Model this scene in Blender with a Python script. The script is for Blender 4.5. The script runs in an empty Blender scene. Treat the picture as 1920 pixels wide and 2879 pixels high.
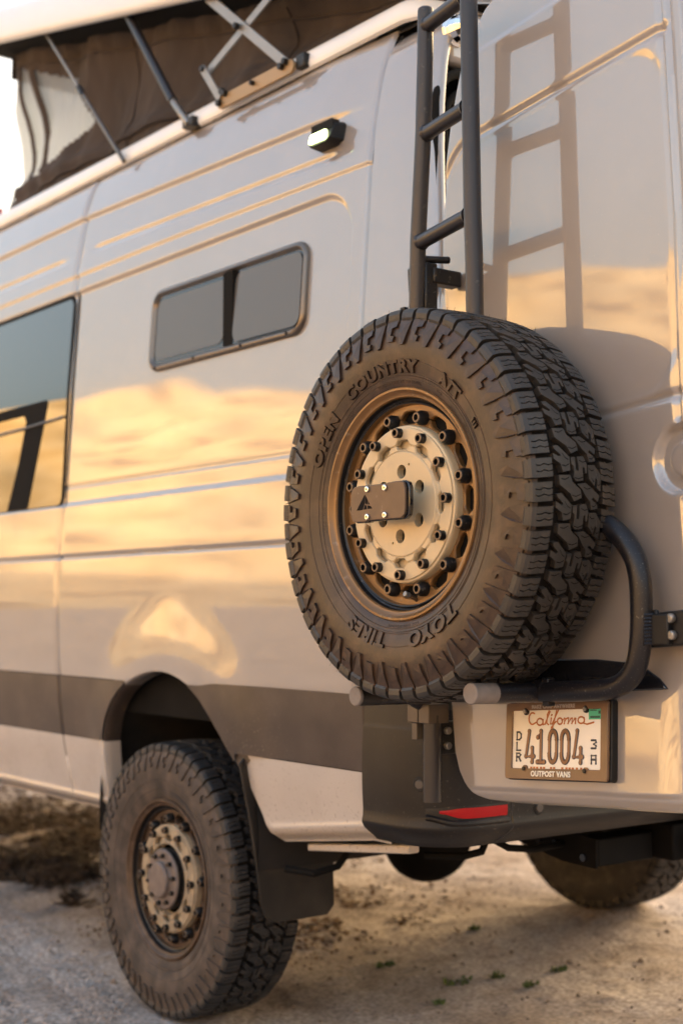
import bpy, bmesh, math, random
import numpy as np
from mathutils import Vector, Matrix, noise as mnoise
random.seed(7)
PI = math.pi
R = math.radians
scene = bpy.context.scene
C = scene.collection

# ------------------------------------------------------------------ camera, sky, sun, exposure
cam_d = bpy.data.cameras.new('camera'); cam = bpy.data.objects.new('camera', cam_d); C.objects.link(cam)
scene.camera = cam
cam.location = (-2.10, -3.64, 1.19)
cam.rotation_euler = (R(90 + 3.87), 0, R(-37.2))
cam_d.sensor_fit = 'VERTICAL'; cam_d.sensor_height = 36.0; cam_d.sensor_width = 24.0
cam_d.lens = 36.0 * 4000 / 2879
cam_d.clip_start = 0.05; cam_d.clip_end = 2000
cam_d.dof.use_dof = True; cam_d.dof.focus_distance = 2.86; cam_d.dof.aperture_fstop = 2.6

SUN_EL, SUN_AZ = R(7), R(80)      # azimuth clockwise from +Y
world = bpy.data.worlds.new('World'); scene.world = world; world.use_nodes = True
wn = world.node_tree.nodes; wl = world.node_tree.links
sky = wn.new('ShaderNodeTexSky'); sky.sky_type = 'NISHITA'; sky.sun_disc = False
sky.sun_elevation = SUN_EL; sky.sun_rotation = SUN_AZ
sky.air_density = 0.8; sky.dust_density = 10.0; sky.ozone_density = 0.05; sky.altitude = 0
wl.new(sky.outputs[0], wn['Background'].inputs[0]); wn['Background'].inputs[1].default_value = 0.15
sun_d = bpy.data.lights.new('sun', 'SUN'); sun = bpy.data.objects.new('sun', sun_d); C.objects.link(sun)
sun_d.energy = 3.5; sun_d.angle = R(0.5); sun_d.color = (1.0, 0.76, 0.48)
sdir = Vector((math.sin(SUN_AZ) * math.cos(SUN_EL), math.cos(SUN_AZ) * math.cos(SUN_EL), math.sin(SUN_EL)))
sun.rotation_euler = sdir.to_track_quat('Z', 'Y').to_euler()
vs = scene.view_settings
vs.view_transform = 'Standard'; vs.look = 'None'; vs.gamma = 1.0; vs.use_curve_mapping = False
vs.exposure = 3.15
scene.cycles.max_bounces = 8; scene.cycles.glossy_bounces = 5; scene.cycles.transparent_max_bounces = 12

# ------------------------------------------------------------------ helpers
def sm(t):
    t = min(1.0, max(0.0, t)); return t * t * (3 - 2 * t)
def smv(t):
    t = np.clip(t, 0, 1); return t * t * (3 - 2 * t)

class MB:
    def __init__(s): s.v = []; s.f = []
    def add(s, v, f):
        n = len(s.v); s.v += [tuple(p) for p in v]; s.f += [tuple(i + n for i in q) for q in f]; return s
    def box(s, a, b, M=None):
        v = [(x, y, z) for x in (a[0], b[0]) for y in (a[1], b[1]) for z in (a[2], b[2])]
        if M: v = [M @ Vector(p) for p in v]
        return s.add(v, [(0, 1, 3, 2), (4, 6, 7, 5), (0, 4, 5, 1), (2, 3, 7, 6), (0, 2, 6, 4), (1, 5, 7, 3)])
    def tube(s, path, r, seg=16, cap=True, flat=1.0, flatdir=None):
        P = [Vector(p) for p in path]; n = len(P)
        rr = r if isinstance(r, (list, tuple)) else [r] * n
        T = [(P[min(i + 1, n - 1)] - P[max(i - 1, 0)]).normalized() for i in range(n)]
        ref = Vector(flatdir) if flatdir else (Vector((0, 0, 1)) if abs(T[0].z) < .9 else Vector((1, 0, 0)))
        a = T[0].cross(ref).normalized(); vv = []
        for i in range(n):
            if flatdir: a = T[i].cross(ref).normalized()
            else: a = (a - T[i] * a.dot(T[i])).normalized()
            b = T[i].cross(a)
            for k in range(seg):
                t = 2 * PI * k / seg
                vv.append(P[i] + a * (math.cos(t) * rr[i]) + b * (math.sin(t) * rr[i] * flat))
        ff = [(i * seg + k, i * seg + (k + 1) % seg, (i + 1) * seg + (k + 1) % seg, (i + 1) * seg + k) for i in range(n - 1) for k in range(seg)]
        if cap: ff += [tuple(range(seg))[::-1], tuple((n - 1) * seg + k for k in range(seg))]
        return s.add(vv, ff)
    def cyl(s, p, q, r, seg=20, bev=0.0):
        p = Vector(p); q = Vector(q)
        if bev > 0:
            d = (q - p).normalized()
            return s.tube([p, p + d * 1e-5, p + d * bev * .3, p + d * bev, q - d * bev, q - d * bev * .3, q - d * 1e-5, q],
                          [r - bev, r - bev, r - bev * .3, r, r, r - bev * .3, r - bev, r - bev], seg)
        return s.tube([p, q], r, seg)
    def prism(s, poly, f0, f1, M=None):
        """poly of (u,v); f0,f1 map (u,v)->3D for the two faces"""
        n = len(poly); a = [f0(*p) for p in poly]; b = [f1(*p) for p in poly]
        vv = a + b
        if M: vv = [M @ Vector(p) for p in vv]
        return s.add(vv, [tuple(range(n))[::-1], tuple(range(n, 2 * n))] + [(i, (i + 1) % n, n + (i + 1) % n, n + i) for i in range(n)])
    def lathe_x(s, prof, seg=96, a0=0.0, a1=2 * PI):
        """prof of (r, o); o = offset towards local -X"""
        full = abs(a1 - a0 - 2 * PI) < 1e-6; n = seg if full else seg + 1; m = len(prof)
        vv = [(-o, -r * math.sin(a0 + (a1 - a0) * k / seg), r * math.cos(a0 + (a1 - a0) * k / seg)) for k in range(n) for r, o in prof]
        ff = [(k * m + j, k * m + j + 1, ((k + 1) % n) * m + j + 1, ((k + 1) % n) * m + j) for k in range(seg) for j in range(m - 1)]
        return s.add(vv, ff)
    def grid(s, G):
        """G array (n,m,3)"""
        n, m = G.shape[:2]; b = len(s.v)
        s.v += [tuple(p) for p in G.reshape(-1, 3)]
        s.f += [(b + i * m + j, b + i * m + j + 1, b + (i + 1) * m + j + 1, b + (i + 1) * m + j) for i in range(n - 1) for j in range(m - 1)]
        return s
    def mesh(s, name, smooth=True, angle=35):
        me = bpy.data.meshes.new(name); me.from_pydata(s.v, [], s.f); me.update()
        bm = bmesh.new(); bm.from_mesh(me); bmesh.ops.recalc_face_normals(bm, faces=bm.faces) if s.closed else None
        bm.to_mesh(me); bm.free()
        if smooth:
            me.polygons.foreach_set('use_smooth', [True] * len(me.polygons))
            me.set_sharp_from_angle(angle=R(angle))
        return me
    closed = True

def obj(name, mb, mat, parent=None, M=None, smooth=True, angle=35, bevel=0, label=None, kind=None, closed=True):
    if isinstance(mb, MB):
        mb.closed = closed; me = mb.mesh(name, smooth, angle)
    else: me = mb
    if mat and not me.materials: me.materials.append(mat)
    o = bpy.data.objects.new(name, me); C.objects.link(o)
    if parent: o.parent = parent
    if M is not None: o.matrix_local = M
    if bevel:
        m = o.modifiers.new('bevel', 'BEVEL'); m.width = bevel; m.segments = 2; m.limit_method = 'ANGLE'; m.angle_limit = R(40)
    if label: o['label'] = label
    if kind: o['kind'] = kind
    return o

def tag(o, label, cat, group=None):
    o['label'] = label; o['category'] = cat
    if group: o['group'] = group
    return o
def empty(name, loc=(0, 0, 0), parent=None, M=None):
    o = bpy.data.objects.new(name, None); C.objects.link(o); o.location = loc
    o.empty_display_size = .1
    if parent: o.parent = parent
    if M is not None: o.matrix_local = M
    return o

# ------------------------------------------------------------------ materials
def mat(name, col, rough=.5, specks=None, metal=0., spec=.5, coat=0., coat_r=.03, emit=None, estr=0., noise=None, bump=None, sheen=0, rvar=None, dust=None, stretch=None):
    m = bpy.data.materials.new(name); m.use_nodes = True
    nt = m.node_tree; b = nt.nodes['Principled BSDF']; L = nt.links.new
    b.inputs['Base Color'].default_value = (*col, 1); b.inputs['Roughness'].default_value = rough
    b.inputs['Metallic'].default_value = metal; b.inputs['Specular IOR Level'].default_value = spec
    b.inputs['Coat Weight'].default_value = coat; b.inputs['Coat Roughness'].default_value = coat_r
    if emit: b.inputs['Emission Color'].default_value = (*emit, 1); b.inputs['Emission Strength'].default_value = estr
    tc = nt.nodes.new('ShaderNodeTexCoord')
    def nz(scale, detail=5, dist=0.):
        n = nt.nodes.new('ShaderNodeTexNoise'); n.inputs['Scale'].default_value = scale; n.inputs['Detail'].default_value = detail
        n.inputs['Distortion'].default_value = dist
        if stretch:
            mp = nt.nodes.new('ShaderNodeMapping'); mp.inputs['Scale'].default_value = stretch
            L(tc.outputs['Object'], mp.inputs[0]); L(mp.outputs[0], n.inputs['Vector'])
        else: L(tc.outputs['Object'], n.inputs['Vector'])
        return n
    def ramp(src, lo, hi, c0, c1):
        r = nt.nodes.new('ShaderNodeValToRGB'); r.color_ramp.elements[0].position = lo; r.color_ramp.elements[1].position = hi
        r.color_ramp.elements[0].color = (*c0, 1); r.color_ramp.elements[1].color = (*c1, 1); L(src, r.inputs[0]); return r
    last = None
    if noise:   # (scale, darker factor, lighter factor)
        n = nz(noise[0], 6)
        r = ramp(n.outputs[0], .3, .7, [c * noise[1] for c in col], [min(1, c * noise[2]) for c in col]); last = r.outputs[0]
        L(last, b.inputs['Base Color'])
    if dust:    # (scale, lo, hi, colour, amount)
        n = nz(dust[0], 8)
        r = ramp(n.outputs[0], dust[1], dust[2], (0, 0, 0), (dust[4],) * 3)
        mx = nt.nodes.new('ShaderNodeMix'); mx.data_type = 'RGBA'
        if last: L(last, mx.inputs[6])
        else: mx.inputs[6].default_value = (*col, 1)
        mx.inputs[7].default_value = (*dust[3], 1); L(r.outputs[0], mx.inputs[0]); L(mx.outputs[2], b.inputs['Base Color'])
    if specks:  # (scale, threshold, colour, amount) fine dried spatter in patches
        cur = b.inputs['Base Color'].links[0].from_socket if b.inputs['Base Color'].links else None
        n = nz(specks[0], 2); n2 = nz(2.6, 4)
        r = ramp(n.outputs[0], specks[1], specks[1] + .03, (0, 0, 0), (1, 1, 1)); r2 = ramp(n2.outputs[0], .42, .68, (0, 0, 0), (specks[3],) * 3)
        mm = nt.nodes.new('ShaderNodeMath'); mm.operation = 'MULTIPLY'; L(r.outputs[0], mm.inputs[0]); L(r2.outputs[0], mm.inputs[1])
        mx = nt.nodes.new('ShaderNodeMix'); mx.data_type = 'RGBA'; L(mm.outputs[0], mx.inputs[0])
        if cur: L(cur, mx.inputs[6])
        else: mx.inputs[6].default_value = (*col, 1)
        mx.inputs[7].default_value = (*specks[2], 1); L(mx.outputs[2], b.inputs['Base Color'])
    if rvar:    # (scale, lo, hi)
        n = nz(rvar[0], 5); r = nt.nodes.new('ShaderNodeMapRange'); r.inputs[3].default_value = rvar[1]; r.inputs[4].default_value = rvar[2]
        r.inputs[1].default_value = .3; r.inputs[2].default_value = .7
        L(n.outputs[0], r.inputs[0]); L(r.outputs[0], b.inputs['Roughness'])
    if bump:    # (scale, strength, distance)
        n = nz(bump[0], 8); bp = nt.nodes.new('ShaderNodeBump'); bp.inputs['Strength'].default_value = bump[1]
        bp.inputs['Distance'].default_value = bump[2]; L(n.outputs[0], bp.inputs['Height']); L(bp.outputs[0], b.inputs['Normal'])
    return m

paint = mat('grey_paint', (.292, .254, .228), rough=.32, spec=.6, coat=1.0, coat_r=.012, noise=(3, .96, 1.03), bump=(2.2, .03, .02), dust=(5, .52, .85, (.38, .33, .29), .3), specks=(190, .70, (.44, .36, .29), .5))
paint.node_tree.nodes['Principled BSDF'].inputs['Coat IOR'].default_value = 2.05
low_paint = mat('pale_lower_paint', (.50, .44, .39), specks=(130, .64, (.22, .16, .12), .7), rough=.35, spec=.5, coat=.6, coat_r=.08, noise=(5, .94, 1.05), dust=(12, .5, .8, (.38, .30, .24), .4))
trim = mat('brown_grey_trim', (.054, .039, .032), specks=(140, .64, (.24, .18, .14), .7), rough=.38, noise=(6, .85, 1.15), bump=(900, .2, .0006), dust=(7, .42, .75, (.13, .095, .072), .45))
black_pl = mat('black_plastic', (.007, .0065, .007), rough=.5, spec=.35, bump=(700, .25, .0006), dust=(14, .45, .8, (.07, .058, .05), .25))
bump_pl = mat('charcoal_bumper_plastic', (.0095, .0078, .0078), specks=(160, .66, (.15, .12, .10), .6), rough=.42, spec=.35, bump=(1200, .3, .0005), dust=(7, .45, .85, (.07, .055, .045), .25))
gloss_black = mat('gloss_black', (.012, .012, .015), rough=.15, coat=.5)
seal = mat('rubber_seal', (.012, .011, .010), rough=.9, spec=.12)
under = mat('underbody_black', (.0035, .003, .0028), rough=.75, spec=.15, noise=(12, .6, 1.6))
liner = mat('wheel_well_liner', (.009, .007, .006), rough=.9, noise=(9, .6, 1.8))
rubber = mat('tyre_rubber', (.036, .0195, .012), rough=.40, spec=.5, noise=(14, .78, 1.2), bump=(160, .30, .0016), dust=(22, .48, .76, (.15, .085, .048), .45))
tread_m = mat('tread_rubber', (.030, .025, .0215), rough=.46, spec=.5, noise=(30, .85, 1.15), bump=(350, .22, .0008), dust=(40, .55, .8, (.12, .09, .065), .3))
dusty_rubber = mat('dusty_tyre_rubber', (.050, .037, .030), rough=.75, noise=(10, .7, 1.2), bump=(140, .4, .002), dust=(18, .42, .72, (.18, .13, .10), .42))
dusty_tread = mat('dusty_tread_rubber', (.018, .016, .016), rough=.62, noise=(22, .7, 1.3), bump=(250, .3, .001), dust=(30, .5, .75, (.15, .115, .09), .4))
bronze = mat('bronze_rim_paint', (.20, .105, .038), rough=.3, metal=.35, coat=.25, coat_r=.15, noise=(18, .88, 1.1), dust=(60, .60, .72, (.35, .29, .22), .35), rvar=(9, .28, .5))
blackmetal = mat('black_metal', (.016, .015, .016), rough=.35, metal=.4, dust=(120, .62, .7, (.3, .26, .22), .3))
tan_plate = mat('tan_anodised_plate', (.56, .44, .28), rough=.46, metal=.15, noise=(8, .95, 1.05), bump=(500, .08, .0004), dust=(45, .55, .8, (.40, .33, .24), .3))
brown_plate = mat('brown_cover_plate', (.125, .080, .052), rough=.42, metal=.2, noise=(40, .92, 1.08), bump=(900, .2, .0004), dust=(90, .66, .74, (.3, .25, .2), .5))
chrome = mat('chrome', (.8, .8, .8), rough=.08, metal=1)
steel = mat('brushed_steel', (.30, .28, .26), rough=.36, metal=.7, noise=(20, .9, 1.1))
satin_tube = mat('satin_dark_tube', (.028, .025, .028), rough=.33, metal=.3, spec=.6, bump=(500, .1, .0005), dust=(70, .64, .78, (.22, .18, .15), .3))
dirty_tube = mat('dusty_black_tube', (.011, .010, .013), rough=.36, metal=.25, bump=(300, .15, .0008), dust=(240, .62, .74, (.26, .23, .20), .45))
bolt_face = mat('worn_bolt_face', (.16, .115, .08), rough=.4, metal=.5)
cap_m = mat('dusty_cap_and_sheen', (.20, .165, .145), rough=.6, noise=(60, .85, 1.1))
glass_dark = mat('tinted_glass', (.012, .013, .014), rough=.03, spec=.6, coat=1.0, coat_r=.0)
glass_dark.node_tree.nodes['Principled BSDF'].inputs['Coat IOR'].default_value = 1.55
pane_m = mat('smoked_acrylic', (.115, .103, .092), rough=.04, spec=.5)
frame_m = mat('window_frame_metal', (.17, .145, .125), rough=.3, metal=.75)
white_roof = mat('white_gelcoat', (.82, .80, .78), rough=.3, coat=.4, noise=(4, .96, 1.02))
fabric = mat('brown_tent_fabric', (.050, .036, .029), rough=.9, noise=(5, .75, 1.25), bump=(600, .4, .001), stretch=(1, 1, .4))
red_lens = mat('red_reflector', (.36, .004, .007), rough=.35, spec=.3)
dusty_bronze = mat('dusty_road_rim', (.075, .044, .026), rough=.5, metal=.3, dust=(30, .45, .7, (.16, .11, .08), .5))
road_plate = mat('dusty_tan_plate', (.36, .275, .18), rough=.55, noise=(20, .8, 1.1), dust=(35, .45, .7, (.20, .15, .11), .6))
hinge_m = mat('gold_lit_bracket', (.36, .235, .12), rough=.4, metal=.3)  # gold light reflected from the hills is put into this base colour
plate_white = mat('plate_white', (.78, .74, .68), rough=.3)
plate_brown = mat('plate_character_brown', (.24, .115, .055), rough=.4)
plate_navy = mat('plate_character_navy', (.030, .035, .055), rough=.4)
plate_orange = mat('plate_script_orange', (.42, .13, .03), rough=.4)
plate_green = mat('plate_sticker_green', (.07, .42, .26), rough=.4)
white_text = mat('white_lettering', (.80, .76, .68), rough=.5)
grey_text = mat('grey_lettering', (.42, .36, .32), rough=.5)
frame_brown = mat('plate_frame_brown', (.155, .085, .045), rough=.38, coat=.3, coat_r=.2, noise=(25, .88, 1.1))
lens_lit = mat('lit_lamp_lens', (.9, 1, .8), emit=(.82, 1.0, .42), estr=1.0)
sticker_dark = mat('sticker_print', (.03, .08, .06), rough=.5)

mesh_m = bpy.data.materials.new('pale_window_mesh'); mesh_m.use_nodes = True
nt = mesh_m.node_tree; b = nt.nodes['Principled BSDF']; b.inputs['Base Color'].default_value = (.42, .47, .54, 1); b.inputs['Roughness'].default_value = .9
b.inputs['Transmission Weight'].default_value = 0
tr = nt.nodes.new('ShaderNodeBsdfTranslucent'); tr.inputs[0].default_value = (.30, .36, .46, 1)
tp = nt.nodes.new('ShaderNodeBsdfTransparent'); m1 = nt.nodes.new('ShaderNodeMixShader'); m2 = nt.nodes.new('ShaderNodeMixShader')
m1.inputs[0].default_value = .5; m2.inputs[0].default_value = .06
nt.links.new(b.outputs[0], m1.inputs[1]); nt.links.new(tr.outputs[0], m1.inputs[2]); nt.links.new(m1.outputs[0], m2.inputs[1]); nt.links.new(tp.outputs[0], m2.inputs[2])
nt.links.new(m2.outputs[0], nt.nodes['Material Output'].inputs[0])

sipe_m = mat('tread_sipe', (.004, .004, .004), rough=1, spec=0)
groove_m = mat('tread_groove_shade', (.0095, .008, .007), rough=.9, spec=.1)  # shade between the tread blocks is put into this darker colour
flap_m = mat('mud_flap_rubber', (.017, .014, .012), rough=.6, spec=.3, dust=(9, .45, .8, (.09, .07, .055), .4))
def ground_material():
    m = bpy.data.materials.new('dusty_sand'); m.use_nodes = True; nt = m.node_tree; b = nt.nodes['Principled BSDF']; L = nt.links.new
    b.inputs['Roughness'].default_value = .95; b.inputs['Specular IOR Level'].default_value = .15
    tc = nt.nodes.new('ShaderNodeTexCoord')
    def nz(s, d=8, dist=0):
        n = nt.nodes.new('ShaderNodeTexNoise'); n.inputs['Scale'].default_value = s; n.inputs['Detail'].default_value = d; n.inputs['Distortion'].default_value = dist
        L(tc.outputs['Object'], n.inputs['Vector']); return n
    r = nt.nodes.new('ShaderNodeValToRGB'); e = r.color_ramp.elements
    e[0].position = .30; e[0].color = (.24, .19, .165, 1); e[1].position = .72; e[1].color = (.52, .46, .43, 1)
    k = e.new(.5); k.color = (.42, .36, .33, 1)
    L(nz(1.3, 9, .4).outputs[0], r.inputs[0])
    g = nt.nodes.new('ShaderNodeValToRGB'); g.color_ramp.elements[0].position = .35; g.color_ramp.elements[0].color = (.62, .60, .58, 1)
    g.color_ramp.elements[1].position = .68; g.color_ramp.elements[1].color = (1.25, 1.22, 1.18, 1)
    L(nz(70, 6).outputs[0], g.inputs[0])
    mx = nt.nodes.new('ShaderNodeMix'); mx.data_type = 'RGBA'; mx.blend_type = 'MULTIPLY'; mx.inputs[0].default_value = 1
    L(r.outputs[0], mx.inputs[6]); L(g.outputs[0], mx.inputs[7])
    # brown damp leaf litter under the van
    d = nt.nodes.new('ShaderNodeValToRGB'); d.color_ramp.elements[0].position = .48; d.color_ramp.elements[0].color = (0, 0, 0, 1)
    d.color_ramp.elements[1].position = .66; d.color_ramp.elements[1].color = (.4, .4, .4, 1); L(nz(3.7, 9, .8).outputs[0], d.inputs[0])
    m2 = nt.nodes.new('ShaderNodeMix'); m2.data_type = 'RGBA'; L(d.outputs[0], m2.inputs[0]); L(mx.outputs[2], m2.inputs[6]); m2.inputs[7].default_value = (.115, .070, .040, 1)
    L(m2.outputs[2], b.inputs['Base Color'])
    bp = nt.nodes.new('ShaderNodeBump'); bp.inputs['Strength'].default_value = .6; bp.inputs['Distance'].default_value = .007
    L(nz(45, 10).outputs[0], bp.inputs['Height']); L(bp.outputs[0], b.inputs['Normal'])
    return m
sand = ground_material()
def hill_material():
    m = bpy.data.materials.new('dry_grass_hill'); m.use_nodes = True; nt = m.node_tree; b = nt.nodes['Principled BSDF']; L = nt.links.new
    b.inputs['Roughness'].default_value = 1; b.inputs['Specular IOR Level'].default_value = 0
    tc = nt.nodes.new('ShaderNodeTexCoord'); n = nt.nodes.new('ShaderNodeTexNoise'); n.inputs['Scale'].default_value = .22; n.inputs['Detail'].default_value = 10
    L(tc.outputs['Object'], n.inputs['Vector'])
    r = nt.nodes.new('ShaderNodeValToRGB'); e = r.color_ramp.elements; e[0].position = .34; e[0].color = (.24, .15, .07, 1); e[1].position = .6; e[1].color = (.66, .49, .27, 1)
    k = e.new(.44); k.color = (.54, .37, .17, 1)
    L(n.outputs[0], r.inputs[0]); L(r.outputs[0], b.inputs['Base Color']); return m
hill_m = hill_material()

# ------------------------------------------------------------------ ground and hills
def axis_coords(lo, hi, step, far):
    a = list(np.arange(lo, hi + 1e-6, step)); d = step; x = a[-1]; out = []
    while x < far: d *= 1.25; x += d; out.append(x)
    d = step; x = a[0]; pre = []
    while x > -far: d *= 1.25; x -= d; pre.append(x)
    return np.array(pre[::-1] + a + out)
gx = axis_coords(-.9, 3.2, .022, 420); gy = axis_coords(-1.2, 5.0, .022, 420)
gx = np.array(sorted(list(gx[(gx < -.62) | (gx > .62)]) + list(np.arange(-.62, .62, .0095)))); gy = np.array(sorted(list(gy[(gy < -.32) | (gy > 2.6)]) + list(np.arange(-.32, 2.6, .0105))))
def fbm(x, y, s, o=4):
    return mnoise.fractal(Vector((x * s, y * s, .37)), 1.0, 2.0, o)
TRK = Vector((0.64, -0.77)).normalized()            # tyre tracks pressed into the sand beside the wheel
def ground_h(x, y):
    near = 1 if (-3 < x < 7 and -4 < y < 12) else 0
    h = .02 * fbm(x, y, .5) - .004
    base = .014 + .110 * sm((x - .15) / 2.3)
    if near:
        h += .008 * fbm(x, y, 4) + .0045 * fbm(x, y, 19, 3)
        for off in (-.40, -.10):
            # track runs nearly along the van's side and passes in front of the rear wheel
            s = y * .984 + x * .179; d = x * .984 - y * .179 - off
            w = .105
            if abs(d) < w + .03 and y > -1.3:
                e = sm((w + .02 - abs(d)) / .04)
                cell = max(-.6, min(.6, 1.4 * math.sin(s * 2 * PI / .050 + (d * 55 if abs(d) < .05 else 2.2 * (1 if d > 0 else -1) + d * 12)))) * (.35 if .045 < abs(d) < .056 else 1)
                h += e * (.021 * cell * (.75 + .5 * fbm(x, y, 6, 2)) - .004) + .002 * math.exp(-((abs(d) - w - .012) / .014) ** 2)
    # flat where the tyres stand
    for wx in (.085, 1.915):
        q = math.hypot((x - wx) / .22, y / .20)
        if q < 1: h = h * sm((q - .55) / .45)
    return h + base
G = np.zeros((len(gx), len(gy), 3))
for i, x in enumerate(gx):
    for j, y in enumerate(gy): G[i, j] = (x, y, ground_h(x, y))
o = obj('sand_ground', MB().grid(G), sand, closed=False); o['kind'] = 'structure'
o['label'] = 'dusty pale sand with tyre tracks pressed into it'

WEST = [(-180, 7), (-150, 9), (-120, 12), (-90, 14.5), (-60, 15.0), (-45, 14.2), (-38, 14.3), (-35, 14.0), (-30, 13.0), (-26, 11.9), (-20, 10.8), (-10, 9), (-5, 7), (8, 4), (25, 3), (36, 9), (42, 10.0), (46.6, 10.0), (48.0, 7.0), (51.6, 7.6), (59, 9.0), (80, 11.2), (120, 11.5), (170, 8), (180, 7)]  # the far-side ridge is unseen, added and shaped to block the sun
def hills():
    azs = np.linspace(-180, 180, 541); rs = np.concatenate([np.linspace(44, 140, 60), np.linspace(150, 260, 6)])
    G = np.zeros((len(azs), len(rs), 3)); A = [a for a, _ in WEST]; E = [e for _, e in WEST]
    for i, a in enumerate(azs):
        el = np.interp(a, A, E); east = sm((a - 22) / 14) * sm((185 - a) / 12); ridge = 120 - 25 * east
        aw = -180 if a == 180 else a
        for j, r in enumerate(rs):
            x = r * math.sin(R(a)); y = r * math.cos(R(a))
            t = (r - 48) / (ridge - 48)
            H = ridge * math.tan(R(el))
            f = sm(t) if t < 1 else 1 - .25 * sm((r - ridge) / 120)
            f = .55 * max(0, min(1, t)) + .45 * f if t < 1 else f
            n = mnoise.ridged_multi_fractal(Vector((x * .035, y * .035, .3)), .9, 2.1, 5, 1.0, 2.0) - 1.0
            n2 = fbm(x, y, .13, 5)
            z = -.6 + H * f + (n * .9 + n2 * .8) * min(1, max(0, t * 3)) * .75
            G[i, j] = (x, y, z)
    return G
o = obj('hills', MB().grid(hills()), hill_m, closed=False); o['kind'] = 'structure'; o['label'] = 'golden dry hills around the flat in low sun, with an added ridge blocking the sun'

# ------------------------------------------------------------------ van body geometry
PZ = [.45, .57, .756, .9, 1.04, 1.214, 1.36, 1.55, 1.91, 2.3, 2.51, 2.64, 2.67]
PX = [.095, .070, .029, .011, .002, -.004, .0, .013, .028, .055, .093, .136, .158]
_zz = np.linspace(.45, 2.67, 500); _xx = np.interp(_zz, PZ, PX)
_k = np.exp(-np.linspace(-2, 2, 31) ** 2); _k /= _k.sum()
_xs = np.convolve(np.pad(_xx, 15, 'reflect', reflect_type='odd'), _k, 'valid')
def prof(z): return np.interp(z, _zz, _xs)
ARCH = [(.42, .50), (.405, .60), (.390, .70), (.373, .784), (.345, .846), (.291, .903), (.240, .940), (.187, .968), (.130, .988), (.077, 1.001), (.02, 1.008), (-.03, 1.008),
        (-.074, 1.003), (-.120, .992), (-.167, .976), (-.20, .958), (-.233, .937), (-.284, .891), (-.33, .841), (-.375, .791), (-.414, .745), (-.45, .672), (-.48, .610), (-.505, .56)]
_ay = [p[0] for p in ARCH][::-1]; _az = [p[1] for p in ARCH][::-1]
def arch_z(y):
    return np.interp(y, _ay, _az) if _ay[0] < y < _ay[-1] else 0
def side_relief(y, z):
    """outward relief of the side panels (m)"""
    d = 0.0
    zc = 2.510 + .033 * min(0, y - .682)
    d += .011 * sm((z - zc + .010) / .020) * sm((y + .93) / .30)
    g2 = (2.383 + .022 * (min(y, .68) - .57)) if y < .68 else 2.380
    a2 = sm((y + .80) / .06) * sm((.59 - y) / .06) + sm((y - .76) / .05)
    d -= .0055 * a2 * math.exp(-((z - g2) / .008) ** 2)
    d += .0045 * sm((z - 2.307 - .012 * min(0, y) + .006) / .012)
    # pressed window field
    cy, cz, hy, hz, r = 1.9 - .857 / 2 - .0, 1.89, 1.9 + .857 / 2, .36, .125
    qx = abs(y - (-.857 + hy)) - hy + r; qz = abs(z - cz) - hz + r
    sd = math.hypot(max(qx, 0), max(qz, 0)) + min(max(qx, qz), 0) - r
    if z < 1.9:  # square lower corner
        sd = max(-(y + .857), abs(z - cz) - hz)
    d -= (.0095 if y > .667 else .0055 + .0040 * sm((z - 1.60) / .30)) * sm((.006 - sd) / .014)
    d -= .0014 * math.exp(-((z - 1.590) / .006) ** 2) * sm((y + .80) / .1)
    d -= .010 * math.exp(-((z - 1.358) / .0042) ** 2)
    # soft flare over the rear wheel arch
    q = math.hypot((y + .05) / .60, (z - .60) / .64) if z > .6 else 9
    d += .016 * sm((1.0 - q) / .33)
    return d
def side_x(y, z): return float(prof(z)) - side_relief(y, z)
def side_sheet(mb, ys, zlo, zhi, nz, off=0.0, relief=True, turn=None, rows=None):
    G = np.zeros((len(ys), nz, 3))
    for i, y in enumerate(ys):
        a, b_ = zlo(y), zhi(y)
        for j in range(nz):
            z = a + (b_ - a) * j / (nz - 1)
            x = (side_x(y, z) if relief else float(prof(z))) - off
            if turn: x += turn(y, z)
            G[i, j] = (x, y, z)
    mb.grid(G); return mb

van = tag(empty('camper_van', (0, 0, 0)), 'matt grey lifted camper van with pop-up tent roof and open rear door', 'van')
EDG = lambda y0, y1: (lambda y, z: .010 * (sm(1 - (y - y0) / .008) + sm(1 - (y1 - y) / .008)))
def ycols(y0, y1, step=.02, fine=()):
    s = set(np.round(np.arange(y0, y1, step), 4)) | {y0, y1, y0 + .002, y0 + .005, y0 + .009, y1 - .002, y1 - .005, y1 - .009}
    for a, b_, st in fine: s |= set(np.round(np.arange(a, b_, st), 4))
    return sorted(v for v in s if y0 <= v <= y1)
# rear quarter side panel
ys = ycols(-.920, .6635, .02, fine=((-.87, -.84, .003), (-.84, -.72, .006), (-.42, .42, .01)))
mb = side_sheet(MB(), ys, lambda y: max(.972, arch_z(y)), lambda y: 2.655, 430, turn=EDG(-.920, .6635))
obj('side_panel', mb, paint, van, closed=False, angle=60)
ys = ycols(.6705, 3.6, .04)
mb = side_sheet(MB(), ys, lambda y: .972, lambda y: 2.655, 430, turn=EDG(.6705, 3.6))
sliding = obj('sliding_door', mb, paint, van, closed=False, angle=60)
# dark strips behind the panel gaps
for yy in (.667, -.9235):
    mb = MB()
    P = [(float(prof(z)) + .012, yy, z) for z in np.linspace(.56 if yy > 0 else .98, 2.64, 60)]
    G = np.array([[(p[0], yy - .012, p[2]), (p[0], yy + .012, p[2])] for p in P]); mb.grid(G)
    obj('panel_gap', mb, seal, van, closed=False)
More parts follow.
